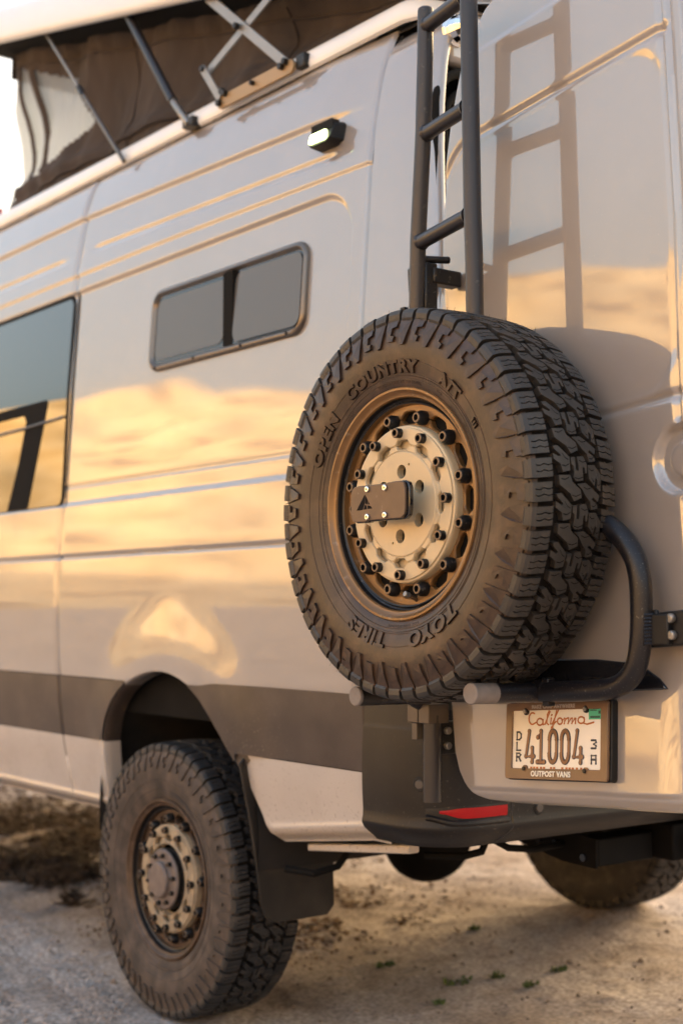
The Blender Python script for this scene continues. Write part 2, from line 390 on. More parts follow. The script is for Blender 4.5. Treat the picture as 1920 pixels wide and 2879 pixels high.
# plastic trim band and lower painted panels
mb = side_sheet(MB(), ycols(.20, .664, .01), lambda y: max(.778, arch_z(y)), lambda y: .970, 24, off=.004, turn=EDG(.0, .664))
obj('trim_strip', mb, trim, van, closed=False)
mb = side_sheet(MB(), ycols(.6705, 3.6, .05), lambda y: .778, lambda y: .970, 24, off=.004, turn=EDG(.6705, 3.7))
obj('trim_strip', mb, trim, van, closed=False)
mb = side_sheet(MB(), ycols(-.957, -.175, .01), lambda y: max(.800 if y < -.39 else .778, arch_z(y)), lambda y: .975 + .009 * sm((-.22 - y) / .1), 24, off=.004, turn=EDG(-.957, 0))
obj('trim_strip', mb, trim, van, closed=False)
def sill_turn(y, z): return .05 * sm((.575 - z) / .035) - .006 * math.exp(-((z - .585) / .008) ** 2)
for y0, y1 in ((.408, .664), (.6705, 3.6)):
    mb = side_sheet(MB(), ycols(y0, y1, .03), lambda y: .538, lambda y: .776, 50, off=.004, relief=False, turn=sill_turn)
    obj('sill_panel', mb, low_paint, van, closed=False)
def rl(y): return max(.600 - .05 * sm((-.50 - y) / -.05), arch_z(y)) if y > -.5 else .605
mb = side_sheet(MB(), ycols(-.966, -.418, .01), lambda y: max(.572 + .055 * min(1, (-.5 - y) / .4) if y < -.5 else .572, arch_z(y)), lambda y: .798, 50, off=.006, relief=False,
                turn=lambda y, z: .030 * sm((.030 - (z - .572 - .055 * min(1, max(0, (-.5 - y) / .4)))) / .03) - .005 * math.exp(-((z - .612 - .055 * min(1, max(0, (-.5 - y) / .4))) / .008) ** 2))
obj('rear_corner_panel', mb, low_paint, van, closed=False)
obj('rear_sill_strip', MB().add([(.125, -.975, .600), (.125, -.56, .552), (.125, -.56, .572), (.125, -.975, .622), (.16, -.975, .600), (.16, -.56, .552), (.16, -.56, .572), (.16, -.975, .622)], [(0, 1, 2, 3), (4, 5, 6, 7), (0, 1, 5, 4), (2, 3, 7, 6), (0, 3, 7, 4), (1, 2, 6, 5)]), low_paint, van, bevel=.004)
# arch flare
def flare(mb, pts, w=.045):
    n = len(pts); G = []
    for i in range(n):
        y, z = pts[i]; a = pts[max(0, i - 1)]; b_ = pts[min(n - 1, i + 1)]
        t = Vector((b_[0] - a[0], b_[1] - a[1])).normalized(); nn = Vector((t.y, -t.x))
        if nn.dot(Vector((y, z - .55))) < 0: nn = -nn
        row = []
        for dw, out in ((w + .02, -.010), (w, -.005), (w * .7, -.004), (w * .3, -.003), (.006, -.0012), (0, -.0018), (-.004, -.008), (-.005, -.03), (-.005, -.06)):
            yy = y + nn.x * dw; zz = z + nn.y * dw; base = side_x(yy, max(zz, .61)) + float(prof(max(zz, .5)) - prof(max(zz, .61)))
            row.append((base - out, yy, zz))
        G.append(row)
    return mb.grid(np.array(G))
def resample(pts, n):
    P = np.array(pts); d = np.r_[0, np.cumsum(np.hypot(*np.diff(P, axis=0).T))]; t = np.linspace(0, d[-1], n)
    return [(float(np.interp(q, d, P[:, 0])), float(np.interp(q, d, P[:, 1]))) for q in t]
AP = resample(ARCH, 90)
obj('arch_flare', flare(MB(), [p for p in AP if p[1] > .955 and True]), paint, van, closed=False, angle=50)
obj('arch_flare', flare(MB(), [p for p in AP if p[0] > 0 and .772 < p[1] <= .963], .036), trim, van, closed=False, angle=50)
obj('arch_flare', flare(MB(), [p for p in AP if p[0] < 0 and .745 < p[1] <= .963], .036), trim, van, closed=False, angle=50)
obj('arch_flare', flare(MB(), [p for p in AP if p[0] > 0 and p[1] <= .79], .034), low_paint, van, closed=False, angle=50)
# wheel wells
for sx, nm in ((0, 1), (1, -1)):
    mb = MB(); G = []
    for t in np.linspace(-.15, PI + .15, 40):
        r = .47; G.append([(x if sx == 0 else 2 - x, r * math.cos(t) * .96, .56 + r * math.sin(t) * .98) for x in np.linspace(.045, .52, 6)])
    mb.grid(np.array(G)); obj('wheel_well', mb, liner, van, closed=False)
    x0 = .52 if sx == 0 else 1.48
    obj('wheel_well_wall', MB().box((x0 - .005, -.5, .62), (x0 + .005, .5, 1.05)), liner, van)
# rear corner pillar, swept round the corner to the door opening
def ly(z): return .10 * max(0.0, z - 1.80)
def pillar():
    G = []
    zs = np.concatenate([np.linspace(.985, 2.56, 130), 2.56 + .088 * np.sin(np.linspace(.1, PI / 2, 12))])
    path = [(0.006, -.927, 0), (0, -.930, 0), (0, -.96, 0), (0, -1.02, 0), (0, -1.08, 0), (0.001, -1.13, 0), (.003, -1.165, 0)]
    for k in range(1, 9):
        t = k / 8 * PI / 2; path.append((.003 + .020 * (1 - math.cos(t)), -1.165 - .045 * math.sin(t), 0))
    path += [(.030, -1.211, 0), (.034, -1.208, 0), (.036, -1.200, 0), (.036, -1.15, 0)]
    for px, py, _ in path:
        row = []
        for z in zs:
            lean = .05 * sm((z - 1.3) / 1.3) * sm((-.93 - py) / .2)
            top = .055 * (1 - math.sqrt(max(0, 1 - (max(0, z - 2.56) / .0885) ** 2)))
            row.append((float(prof(z)) - .006 * sm((z - 2.3) / .1) + px + top, py + ly(z) * sm((-.93 - py) / .2), z))
        row.append((.5, py + .08, 2.70)); G.append(row)
    return MB().grid(np.array(G))
obj('corner_pillar', pillar(), paint, van, closed=False, angle=60)
# roof: lower painted roof, front, right side, floor
def roofpts(): return [(.158, 2.652), (.175, 2.672), (.21, 2.695), (.32, 2.725), (.6, 2.742), (1.0, 2.748), (1.4, 2.742), (1.68, 2.725), (1.79, 2.695), (1.825, 2.672), (1.842, 2.652)]
ys = [-1.14, -1.13, -1.11, -1.0, -.9, 0, 1, 2, 3, 3.8, 4.3]
G = np.array([[(x, y, z - (.03 if y < -1.135 else .012 if y < -1.12 else 0) - (.5 * sm((y - 3.8) / .5) * .8)) for x, z in roofpts()] for y in ys])
obj('roof', MB().grid(G), paint, van, closed=False)
zs = [.54, .8, 1.2, 1.6, 2.0, 2.3, 2.5, 2.652]
obj('right_side_panel', MB().grid(np.array([[(2 - float(prof(z)), y, z) for z in zs] for y in (-1.2, 0, 2, 3.6, 4.3)])), paint, van, closed=False)
obj('nose', MB().grid(np.array([[(.02 + 1.96 * t, 3.6 + .9 * math.sin(t * PI) ** .5, z) for t in np.linspace(0, 1, 13)] for z in (.45, 1.2, 1.5)])), paint, van, closed=False)
obj('windscreen', MB().grid(np.array([[(.05 + 1.9 * t, 3.6 + (.9 - k * .6) * math.sin(t * PI) ** .5, 1.5 + k * 1.16) for t in np.linspace(0, 1, 13)] for k in (0, .5, 1)])), glass_dark, van, closed=False)
obj('floor', MB().box((.06, .5, .70), (1.94, 4.2, .86)).box((.53, -1.15, .70), (1.47, .5, .86)).box((.10, -1.15, .70), (.53, -.5, .86)).box((1.47, -1.15, .70), (1.9, -.5, .86)), under, van)
obj('chassis_rail', MB().box((.50, -1.0, .60), (.58, 4.0, .71)), under, van)
obj('chassis_rail', MB().box((1.42, -1.0, .60), (1.50, 4.0, .71)), under, van)
obj('interior_lining', MB().grid(np.array([[(x, y + (ly(z) if y < -1 else 0), z) for x, z in ((.065, .87), (.075, 1.6), (.12, 2.3), (.20, 2.50), (.34, 2.6), (1.66, 2.6), (1.8, 2.4), (1.84, 1.6), (1.84, .87))] for y in (-1.19, 0, 1, 1.2)]))
    .box((.12, 1.2, .86), (1.88, 1.22, 2.62)), under, van, closed=False)
# door opening surround and seals
def rr_path(x0, x1, z0, z1, r, y, lean=0):
    P = [(x0, z0)]
    P += [(x0 + r - r * math.cos(t), z1 - r + r * math.sin(t)) for t in np.linspace(0, PI / 2, 10)]
    P += [(x1, z1)]
    P = [(x0, z0 + (z1 - r - z0) * k / 12) for k in range(12)] + P[1:]
    return [(x + .05 * max(0, (z - 1.9)) ** 1.0 * 1.2, ly(z), z) for x, z in P]
fr = lambda z: float(prof(z))
obj('door_opening_flange', MB().tube([(p[0], -1.196 + p[1], p[2]) for p in rr_path(.052, 1.0, .96, 2.485, .10, 0)], .012, 12), seal, van)
obj('door_seal', MB().tube([(p[0], -1.185 + p[1], p[2]) for p in rr_path(.085, 1.0, .96, 2.455, .11, 0)], .010, 12), seal, van)
obj('inner_door_seal', MB().tube([(p[0], -1.165 + p[1], p[2]) for p in rr_path(.125, 1.0, .96, 2.42, .13, 0)], .012, 12), black_pl, van)
obj('rear_header', MB().box((.13, -1.125, 2.505), (1.87, -1.08, 2.655)), paint, van, bevel=.02)
obj('right_rear_door', MB().box((1.0, -1.235, .95), (1.93, -1.19, 2.50)), paint, van, bevel=.02)

# ------------------------------------------------------------------ windows and lamp on the side
def rrect(y0, y1, z0, z1, r, n=6):
    P = []
    for cy, cz, a0 in ((y1 - r, z1 - r, 0), (y0 + r, z1 - r, PI / 2), (y0 + r, z0 + r, PI), (y1 - r, z0 + r, 3 * PI / 2)):
        P += [(cy + r * math.cos(a0 + PI / 2 * k / n), cz + r * math.sin(a0 + PI / 2 * k / n)) for k in range(n + 1)]
    return P
def wx(y, z): return float(prof(z)) + .0095        # recessed field
sw = empty('side_window', (0, 0, 0), van); sw['label'] = 'small sliding window with dark rounded frame'
Y0, Y1, Z0, Z1 = -.672, .140, 1.903, 2.157
OUT = rrect(Y0, Y1, Z0, Z1, .052); 
def ring(prs):
    rows = []
    for ins, o_ in prs:
        rows.append([(wx(y, z) - o_, y, z) for y, z in rrect(Y0 + ins, Y1 - ins, Z0 + ins, Z1 - ins, max(.004, .052 - ins))])
    rows = [r + [r[0]] for r in rows]
    return MB().grid(np.array(rows))
obj('window_frame', ring([(0, .0), (.001, .008), (.004, .012), (.012, .014), (.016, .011), (.019, .006), (.022, .004)]), frame_m, sw, closed=False, angle=50)
def pane(y0, y1, z0, z1, off, r=.03):
    P = rrect(y0, y1, z0, z1, r); mb = MB(); n = len(P)
    return mb.add([(wx(y, z) - off, y, z) for y, z in P], [tuple(range(n))])
obj('window_backing', pane(Y0 + .01, Y1 - .01, Z0 + .01, Z1 - .01, .0035, .045), gloss_black, sw, closed=False)
obj('pane', pane(-.275, Y1 - .030, Z0 + .034, Z1 - .034, .005), pane_m, sw, closed=False)
obj('pane', pane(Y0 + .026, -.325, Z0 + .026, Z1 - .028, .007), pane_m, sw, closed=False)
obj('mullion', MB().box((wx(0, 2.03) - .012, -.325, Z0 + .02), (wx(0, 2.03) + .004, -.284, Z1 - .02)), seal, sw, bevel=.002)
obj('sliding_sash', MB().box((wx(0, 2.03) - .011, -.284, Z0 + .022), (wx(0, 2.03) + .004, -.273, Z1 - .022)), seal, sw, bevel=.002)
for yy in (.09, -.13, -.38, -.60):
    obj('rivet', MB().cyl((wx(0, Z0 + .011) - .0165, yy, Z0 + .010), (wx(0, Z0) - .010, yy, Z0 + .010), .0045, 10), black_pl, sw)
# big glass of the sliding door
obj('glass', MB().grid(np.array([[(wx(y, z) - .0045, y, z) for z in np.linspace(1.534, 2.236, 60)] for y in (.694, 1.2, 1.8, 2.3)])), glass_dark, sliding, closed=False)
rows = []
for ins, o_ in ((-.014, .0), (-.012, .005), (-.004, .007), (.000, .0045)):
    q = [(wx(y, z) - o_, y, z) for y, z in rrect(.692 + ins, 2.3 - ins, 1.532 + ins, 2.238 - ins, .035 - ins * .6)]; rows.append(q + [q[0]])
obj('glass_seal', MB().grid(np.array(rows)), seal, sliding, closed=False)
f0 = lambda o_: (lambda y, z: (wx(y, z) - o_, y, z))
obj('vent_window_frame', MB().prism([(2.2, 1.905), (.845, 1.905), (.835, 1.893), (.842, 1.868), (.956, 1.535), (1.12, 1.535), (1.045, 1.70), (1.00, 1.845), (1.02, 1.868), (2.2, 1.868)], f0(.0035), f0(.0065)), seal, sliding)
obj('vent_window_rail', MB().tube([(wx(0, 1.82) - .007, .70, 1.832), (wx(0, 1.82) - .009, 1.0, 1.822), (wx(0, 1.81) - .009, 2.2, 1.812)], .0045, 8), frame_m, sliding)

# work light (its own lens is lit)
lampE = empty('work_light', (0, 0, 0), van, Matrix.Translation((.058, -.744, 2.408)) @ Matrix.Scale(.86, 4))
lampE['label'] = 'small black finned work light with its lens switched on'
mb = MB()
mb.prism([(-.062, -.024), (-.038, -.036), (.050, -.036), (.064, -.016), (.058, .030), (.042, .037), (-.05, .037), (-.064, .025)],
         lambda y, z: (.02, y, z), lambda y, z: (-.034 - .006 * (z < 0) + .014 * (z > 0), y * .86, z * .88))
obj('lamp_body', mb, black_pl, lampE, bevel=.003)
for k in range(14):
    yy = -.050 + k * .0076
    obj('cooling_fin', MB().box((-.030, yy - .0014, .012), (-.0, yy + .0014, .0385)), black_pl, lampE)
obj('lens', MB().prism(rrect(-.036, .044, -.022, .008, .006, 3), lambda y, z: (-.034, y, z), lambda y, z: (-.0425 + (z + .008) * .25, y, z)), lens_lit, lampE)

# ------------------------------------------------------------------ bumper
def bp_path(n=70):
    P = [(0.0, -.962), (0.0, -1.0), (.0, -1.05)]
    P += [(.15 - .15 * math.cos(t), -1.05 - .165 * math.sin(t)) for t in np.linspace(0, PI / 2, 14)[1:]]
    P += [(x, -1.215 - .018 * math.sin(PI * (x - .15) / 1.7)) for x in np.linspace(.17, 1.83, 30)]
    P += [(1.85 + .15 * math.sin(t), -1.05 - .165 * math.cos(t)) for t in np.linspace(0, PI / 2, 10)]
    return P
BP = bp_path(); BPd = np.r_[0, np.cumsum(np.hypot(*np.diff(np.array(BP), axis=0).T))]
def bpos(s, z, off=0.0):
    x = np.interp(s, BPd, [p[0] for p in BP]); y = np.interp(s, BPd, [p[1] for p in BP])
    x2 = np.interp(s + .01, BPd, [p[0] for p in BP]); y2 = np.interp(s + .01, BPd, [p[1] for p in BP])
    t = Vector((x2 - x, y2 - y)).normalized() if (x2, y2) != (x, y) else Vector((0, 1)); nn = Vector((t.y, -t.x))   # outward
    shape = .0008 * sm((.918 - z) / .006) - .035 * sm((.680 - z) / .04) + .006 * math.exp(-((z - .690) / .012) ** 2) + .01 * math.sin((z - .64) / .34 * PI) - .004
    q = shape + off
    return (x + nn.x * q + .012 * (z < 0), y + nn.y * q, z)
zs = [.985, .982, .975, .96, .94, .925, .918, .915, .912, .908, .90, .88, .85, .82, .79, .76, .74, .72, .705, .695, .690, .685, .675, .665, .655, .648, .643]
ss = sorted(set(np.linspace(0, BPd[-1], 150)))
bs = empty('bumper', (0, 0, 0), van)
mb = MB().grid(np.array([[bpos(s, z) for z in zs] for s in ss]))
mb.grid(np.array([[bpos(s, .985), bpos(s, .982, -.10)] for s in ss])); mb.grid(np.array([[bpos(s, .643), bpos(s, .65, -.12)] for s in ss]))
obj('bumper_skin', mb, bump_pl, bs, closed=False, angle=50)
# reflector: find path length where x = .02 .. .21
sr0, sr1 = BPd[9], np.interp(.215, [p[0] for p in BP[:30]], BPd[:30])
RS = np.linspace(sr0, sr1, 14)
def refz(t, top): return (.732 + .006 * sm(t * 3)) if top else (.726 - .012 * sm(t * 3.2))
mb = MB().grid(np.array([[bpos(s, refz(i / 13, True) - k * (refz(i / 13, True) - refz(i / 13, False)), .002 + .001 * math.sin(PI * k)) for k in np.linspace(0, 1, 6)] for i, s in enumerate(RS)]))
obj('reflector', mb, red_lens, bs, closed=False)
RS2 = np.linspace(sr0 - .03, sr1 + .004, 18)
rows = []
for i, s in enumerate(RS2):
    t = i / 17; zt = refz(t, True) + .004; zb = refz(t, False) - .004
    rows.append([bpos(s, zt, 0), bpos(s, zt - .001, .0004), bpos(s, zb + .001, .0004), bpos(s, zb - .003, .006), bpos(s, zb - .008, .006), bpos(s, zb - .014, .0)])
obj('reflector_surround', MB().grid(np.array(rows)), bump_pl, bs, closed=False)
mat_sensor = mat('sensor_face', (.075, .062, .055), rough=.4)
def bdisc(s, z, r, m, nm, off=.003):
    c = Vector(bpos(s, z, off)); c2 = Vector(bpos(s, z, off - .008))
    obj(nm, MB().cyl(c2, c, r, 20, .002), m, bs)
for s_, z_ in ((np.interp(-1.118, [-1.215, -1.05], [BPd[15], BPd[3]]) - .02, .790), (np.interp(.315, [p[0] for p in BP[:30]], BPd[:30]), .722)):
    bdisc(s_, z_, .0165, black_pl, 'sensor_ring', .002); bdisc(s_, z_, .0105, mat_sensor, 'parking_sensor', .005)
sj = np.interp(.232, [p[0] for p in BP[:30]], BPd[:30])
obj('bumper_joint', MB().tube([bpos(sj - .02 * sm((.69 - z) / .05), z, -.001) for z in np.linspace(.80, .65, 14)], .0025, 6), gloss_black, bs)

# ------------------------------------------------------------------ mud flap, underbody pieces
obj('mud_flap', MB().prism([(-.002, .776), (.012, .790), (.3, .790), (.305, .372), (.28, .347), (.105, .347), (.075, .366), (.062, .40), (.052, .48), (.03, .62)],
    lambda x, z: (x, -.418 - .03 * (.79 - z), z), lambda x, z: (x, -.428 - .03 * (.79 - z), z)), flap_m, van, bevel=.003)
mb = MB().tube([(.25, 0, .415), (1.75, 0, .49)], .042, 14)
prf = []
for t in np.linspace(-PI / 2, PI / 2, 12): prf.append((1.02 + .15 * math.sin(t), .13 * math.cos(t) + .012))
mb2 = MB(); seg = 20; vv = [(x, r * math.sin(2 * PI * k / seg) * .95, .428 + r * math.cos(2 * PI * k / seg)) for x, r in prf for k in range(seg)]
mb.add(vv, [(i * seg + k, i * seg + (k + 1) % seg, (i + 1) * seg + (k + 1) % seg, (i + 1) * seg + k) for i in range(len(prf) - 1) for k in range(seg)])
mb.tube([(1.02, -.02, .43), (1.02, .10, .435), (1.02, .25, .45)], [.12, .09, .05], 14)
obj('rear_axle', mb, under, van)
mb = MB()
for xx in (.53, 1.47):
    for k in range(3): mb.tube([(xx, -.72 + k * .03, .60 - k * .02), (xx, -.35, .52 - k * .014), (xx, 0, .475 - k * .014), (xx, .4, .52 - k * .014), (xx, .8 - k * .05, .60 - k * .02)], .032, 8, flat=.25, flatdir=(0, 0, 1))
obj('leaf_spring', mb, under, van)
obj('underbody_blocker', MB().box((1.15, .85, .42), (1.42, 2.6, .69)), under, van, bevel=.03)  # box added under the floor to block light from the far side
obj('far_side_blocker', MB().box((1.52, .7, .40), (1.80, 3.2, .69)), under, van, bevel=.03)  # second added box, also there to darken the ground under the van
obj('exhaust_pipe', MB().tube([(1.25, 1.2, .52), (1.25, .5, .55), (1.27, .2, .60), (1.25, -.4, .56), (1.2, -.8, .52)], .035, 14), under, van)
obj('brake_hose', MB().tube([(.36, -1.0, .66), (.355, -1.0, .615), (.34, -1.0, .588), (.30, -.98, .578), (.24, -.9, .575)], .010, 8), under, van)
obj('brake_hose', MB().tube([(.37, -1.0, .66), (.385, -1.0, .61), (.43, -1.0, .588), (.52, -1.0, .575), (.66, -.98, .575)], .009, 8), under, van)
obj('brake_hose', MB().tube([(.24, -.62, .60), (.22, -.62, .555), (.18, -.62, .515), (.12, -.60, .50), (.1, -.5, .50)], .010, 8), under, van)
hitch = empty('tow_hitch', (0, 0, 0), van)
obj('side_plate', MB().prism([(-1.10, .600), (-1.10, .526), (-.98, .530), (-.72, .580), (-.64, .640), (-.70, .660)], lambda y, z: (.642, y, z), lambda y, z: (.650, y, z)), under, hitch, bevel=.002)
obj('cross_beam', MB().box((.651, -1.10, .530), (.86, -1.02, .600)), under, hitch, bevel=.004)
obj('side_plate', MB().prism([(-1.10, .600), (-1.10, .526), (-.98, .530), (-.72, .580), (-.64, .640), (-.70, .660)], lambda y, z: (1.352, y, z), lambda y, z: (1.36, y, z)), under, hitch, bevel=.002)
obj('receiver', MB().box((.87, -1.16, .530), (1.02, -1.0, .625)), under, hitch, bevel=.005)
obj('receiver_tube', MB().tube([(.945, -1.22, .580), (.945, -1.0, .580)], .036, 16), under, hitch)
obj('cross_beam', MB().box((1.025, -1.10, .545), (1.35, -1.02, .615)), under, hitch, bevel=.004)
for yy, zz in ((-1.06, .550), (-.96, .575), (-.85, .60), (-.90, .575)):
    obj('bolt', MB().cyl((.634, yy, zz), (.643, yy, zz), .010, 8), gloss_black, hitch)

# ------------------------------------------------------------------ pop-up roof
pop = empty('pop_up_roof', (0, 0, 0), van); pop['label'] = 'raised white wedge roof with brown canvas sides'
def rail_pts(y): return [(.128, 2.655), (.118, 2.660), (.114, 2.670), (.120, 2.704), (.130, 2.714), (.150, 2.717), (.23, 2.717)]
ys = list(np.linspace(3.2, -.95, 30)) + [-.95 - .14 * math.sin(t) for t in np.linspace(.15, PI / 2, 8)]
rows = []
for y in ys:
    k = max(0, (-.95 - y) / .14); s_ = math.sqrt(max(0, 1 - k * k))
    rows.append([(x + .22 * (1 - s_), y, 2.655 + (z - 2.655) * (s_ * .95 + .05)) for x, z in rail_pts(y)])
obj('base_rail', MB().grid(np.array(rows)), white_roof, pop, closed=False)
def shell_z(y): return 3.029 + .230 * y
rows = []
for y in np.linspace(1.66, -1.15, 24):
    z = shell_z(y)
    rows.append([(.082, y, z + .004), (.075, y, z), (.058, y, z + .006), (.052, y, z + .02), (.062, y, z + .115), (.085, y, z + .15), (.2, y, z + .18), (1.0, y, z + .2),
                 (1.8, y, z + .18), (1.94, y, z + .12), (1.95, y, z + .01)])
obj('roof_shell', MB().grid(np.array(rows)), white_roof, pop, closed=False, angle=50)
obj('shell_underside', MB().grid(np.array([[(x, y, shell_z(y) + .006) for x in (.080, .6, 1.4, 1.95)] for y in (1.655, 0, -1.15)])), seal, pop, closed=False)
obj('shell_nose', MB().grid(np.array([[(x, 1.66, shell_z(1.66) + h * (1 - abs(x - 1) * .1)) for x in (.055, .5, 1, 1.5, 1.95)] for h in (.0, .1, .17)])), white_roof, pop, closed=False)
# canvas wall with folds, leaving the mesh window and the front edge
WIN = [(1.590, 3.350), (1.065, 3.152), (.937, 2.952), (1.315, 2.866), (1.590, 2.858)]
def canvas_x(y, z):
    t = (z - 2.71) / max(.05, shell_z(y) - 2.71)
    f = .018 * math.sin(y * 9 + z * 4 + 1.5 * math.sin(z * 6)) + .018 * fbm(y + z * .6, z * .5, 5.1) + .009 * math.sin(y * 31 - z * 9 + 2 * math.sin(y * 5)) * (1 - t) ** 2 + .007 * math.sin(y * 44 + 3 * math.sin(y * 7)) * max(0, t - .55) + .02 * math.exp(-((z - 2.80 - .03 * y) / .03) ** 2)
    return .205 + .045 * math.sin(PI * min(1, max(0, t))) - f
def inside(y, z, P):
    c = False; n = len(P)
    for i in range(n):
        a, b_ = P[i], P[(i + 1) % n]
        if (a[1] > z) != (b_[1] > z) and y < (b_[0] - a[0]) * (z - a[1]) / (b_[1] - a[1]) + a[0]: c = not c
    return c
bm = bmesh.new()
NY, NT = 230, 60
V_ = [[bm.verts.new((canvas_x(y, 2.70 + (shell_z(y) + .01 - 2.70) * k / NT), y, 2.70 + (shell_z(y) + .01 - 2.70) * k / NT)) for k in range(NT + 1)] for y in np.linspace(-1.02, 1.585 + .0, NY + 1)]
for i in range(NY):
    for k in range(NT):
        q = (V_[i][k], V_[i + 1][k], V_[i + 1][k + 1], V_[i][k + 1]); c = sum((v.co for v in q), Vector()) / 4
        if inside(c.y, c.z, WIN): continue
        # canvas front hem leans forward below the window
        bm.faces.new(q).smooth = True
for v in bm.verts[:]:
    if not v.link_faces: bm.verts.remove(v)
me = bpy.data.meshes.new('canvas_wall'); bm.to_mesh(me); bm.free()
obj('canvas_wall', me, fabric, pop)
mb = MB()
for a, b_, c_ in ((1.585, 1.66, 0),):
    mb.grid(np.array([[(canvas_x(1.585, z) - .0, 1.585, z), (canvas_x(1.585, z) + .0, 1.585 + .075 * (1 - (z - 2.70) / .16), z)] for z in np.linspace(2.70, 2.86, 6)]))
    mb.grid(np.array([[(.21, 1.58, shell_z(1.58)), (1.8, 1.58, shell_z(1.58))], [(.21, 1.585, 3.3), (1.8, 1.585, 3.3)]]))
obj('canvas_wall', mb, fabric, pop, closed=False)
obj('canvas_wall', MB().grid(np.array([[(x, -1.03, z) for z in (2.70, 2.80)] for x in (.2, 1.8)])), fabric, pop, closed=False)
WF = [(y, z) for y, z in WIN]
mb = MB(); n = len(WF)
NYW = 30; rows = []
# mesh window as a grid warped into the five-sided outline
def edge(y, top):
    P = [(.937, 2.952), (1.065, 3.152), (1.590, 3.350)] if top else [(.937, 2.952), (1.315, 2.866), (1.590, 2.858)]
    return float(np.interp(y, [p[0] for p in P], [p[1] for p in P]))
for y in np.linspace(.93, 1.590, NYW):
    a, b_ = edge(max(y, .937), False) - .012, edge(max(y, .937), True) + .012
    rows.append([(canvas_x(y, a + (b_ - a) * t) + .010 + .006 * math.sin(y * 60 + 3 * t), y, a + (b_ - a) * t) for t in np.linspace(0, 1, 20)])
obj('mesh_window', mb.grid(np.array(rows)), mesh_m, pop, closed=False)
for yy, w_ in ((1.50, .016), (1.385, .024)):
    obj('window_tie', MB().tube([(canvas_x(yy, z) - .004, yy - .12 * (3.3 - z) * (.6 + .3 * math.sin(z * 9)), z) for z in np.linspace(edge(yy, True) + .01, 2.87, 14)], w_, 8, flat=.3, flatdir=(1, 0, 0)), fabric, pop)
obj('canvas_wall', MB().grid(np.array([[(1.80 + .0 * z, y, 2.70), (1.80, y, shell_z(y))] for y in (-1.02, 0, .7) for z in (0,)])), fabric, pop, closed=False)
obj('red_tab', MB().box((.18, 1.60, 2.755), (.19, 1.66, 2.775)), red_lens, pop)
obj('canvas_hem', MB().tube([(canvas_x(y, 2.775 + .03 * math.sin(y * 2.1)) - .004, y, 2.775 + .03 * math.sin(y * 2.1)) for y in np.linspace(1.57, .15, 40)], .007, 8), fabric, pop)
obj('canvas_seam', MB().tube([(canvas_x(y, shell_z(y) - .05) - .003, y, shell_z(y) - .05) for y in np.linspace(1.57, -.9, 50)], .004, 6), fabric, pop)
for yy in (.62, -.34): obj('canvas_seam', MB().tube([(canvas_x(yy, z) - .002, yy, z) for z in np.linspace(2.72, shell_z(yy) - .02, 20)], .0035, 6), fabric, pop)
# gas strut and slim stay
gs = empty('gas_strut', (0, 0, 0), pop)
p0, p1, p2 = Vector((.10, .44, 3.165)), Vector((.10, .125, 2.765)), Vector((.10, .029, 2.665))
obj('strut', MB().cyl(p0, p1, .0145, 14), satin_tube, pop)
obj('strut_rod', MB().cyl(p1, p2, .0115, 12, .002), steel, pop)
obj('strut_foot', MB().box((.095, .0, 2.655), (.135, .06, 2.685)), blackmetal, pop, bevel=.003)
obj('stay', MB().cyl((.10, 1.075, 3.32), (.10, .753, 2.982), .0055, 10), steel, pop)
obj('stay', MB().cyl((.10, .755, 2.985), (.10, .436, 2.652), .0075, 10), frame_m, pop)
obj('stay_joint', MB().cyl((.10, .770, 3.0), (.10, .735, 2.962), .0105, 10), blackmetal, pop)
bpy.data.objects.remove(gs)
# scissor hinge
def bar(a, b_, w, x, th, m, nm='scissor_arm'):
    a = Vector((0, a[0], a[1])); b_ = Vector((0, b_[0], b_[1])); d = (b_ - a).normalized(); nn = Vector((0, -d.z, d.y))
    P = []
    for c, s0 in ((b_, -1), (a, 1)):
        for t in np.linspace(-PI / 2, PI / 2, 7):
            P.append(c + (d * math.cos(t) * (-s0) + nn * math.sin(t) * (s0)) * (w / 2) * 1.0)
    return obj(nm, MB().prism([(p.y, p.z) for p in P], lambda y, z: (x, y, z), lambda y, z: (x + th, y, z)), m, pop, bevel=.0012)
bar((-.172, 2.672), (-.520, 2.672), .040, .088, .010, hinge_m, 'hinge_plate')
bar((-.080, 2.798), (-.168, 2.690), .026, .080, .007, steel, 'link')
bar((-.090, 2.800), (-.430, 2.922), .026, .100, .006, steel)
bar((-.500, 2.685), (-.085, 3.020), .030, .092, .007, steel)
for y, z in ((-.26, 2.871), (-.507, 2.688), (-.488, 2.680), (-.345, 2.677), (-.20, 2.690), (-.186, 2.700), (-.170, 2.668), (-.080, 2.799)):
    obj('pivot_bolt', MB().cyl((.074, y, z), (.090, y, z), .0095 if (y, z) != (-.345, 2.677) else .007, 12, .002), blackmetal, pop)
obj('hinge_end_block', MB().box((.098, -.575, 2.66), (.13, -.535, 2.70)), blackmetal, pop, bevel=.004)
# chrome dome lamp at the roof corner
mb = MB(); prf = [(.0, -.040), (.013, -.038), (.024, -.031), (.033, -.018), (.036, 0), (.034, .008), (.040, .010), (.040, .018)]
seg = 14; vv = [(.155 + r * math.cos(2 * PI * k / seg), -1.140 + o_, 2.587 + r * math.sin(2 * PI * k / seg)) for r, o_ in prf for k in range(seg)]
mb.add(vv, [(i * seg + k, i * seg + (k + 1) % seg, (i + 1) * seg + (k + 1) % seg, (i + 1) * seg + k) for i in range(len(prf) - 1) for k in range(seg)])
obj('roof_marker_lamp', mb, chrome, van, smooth=False)

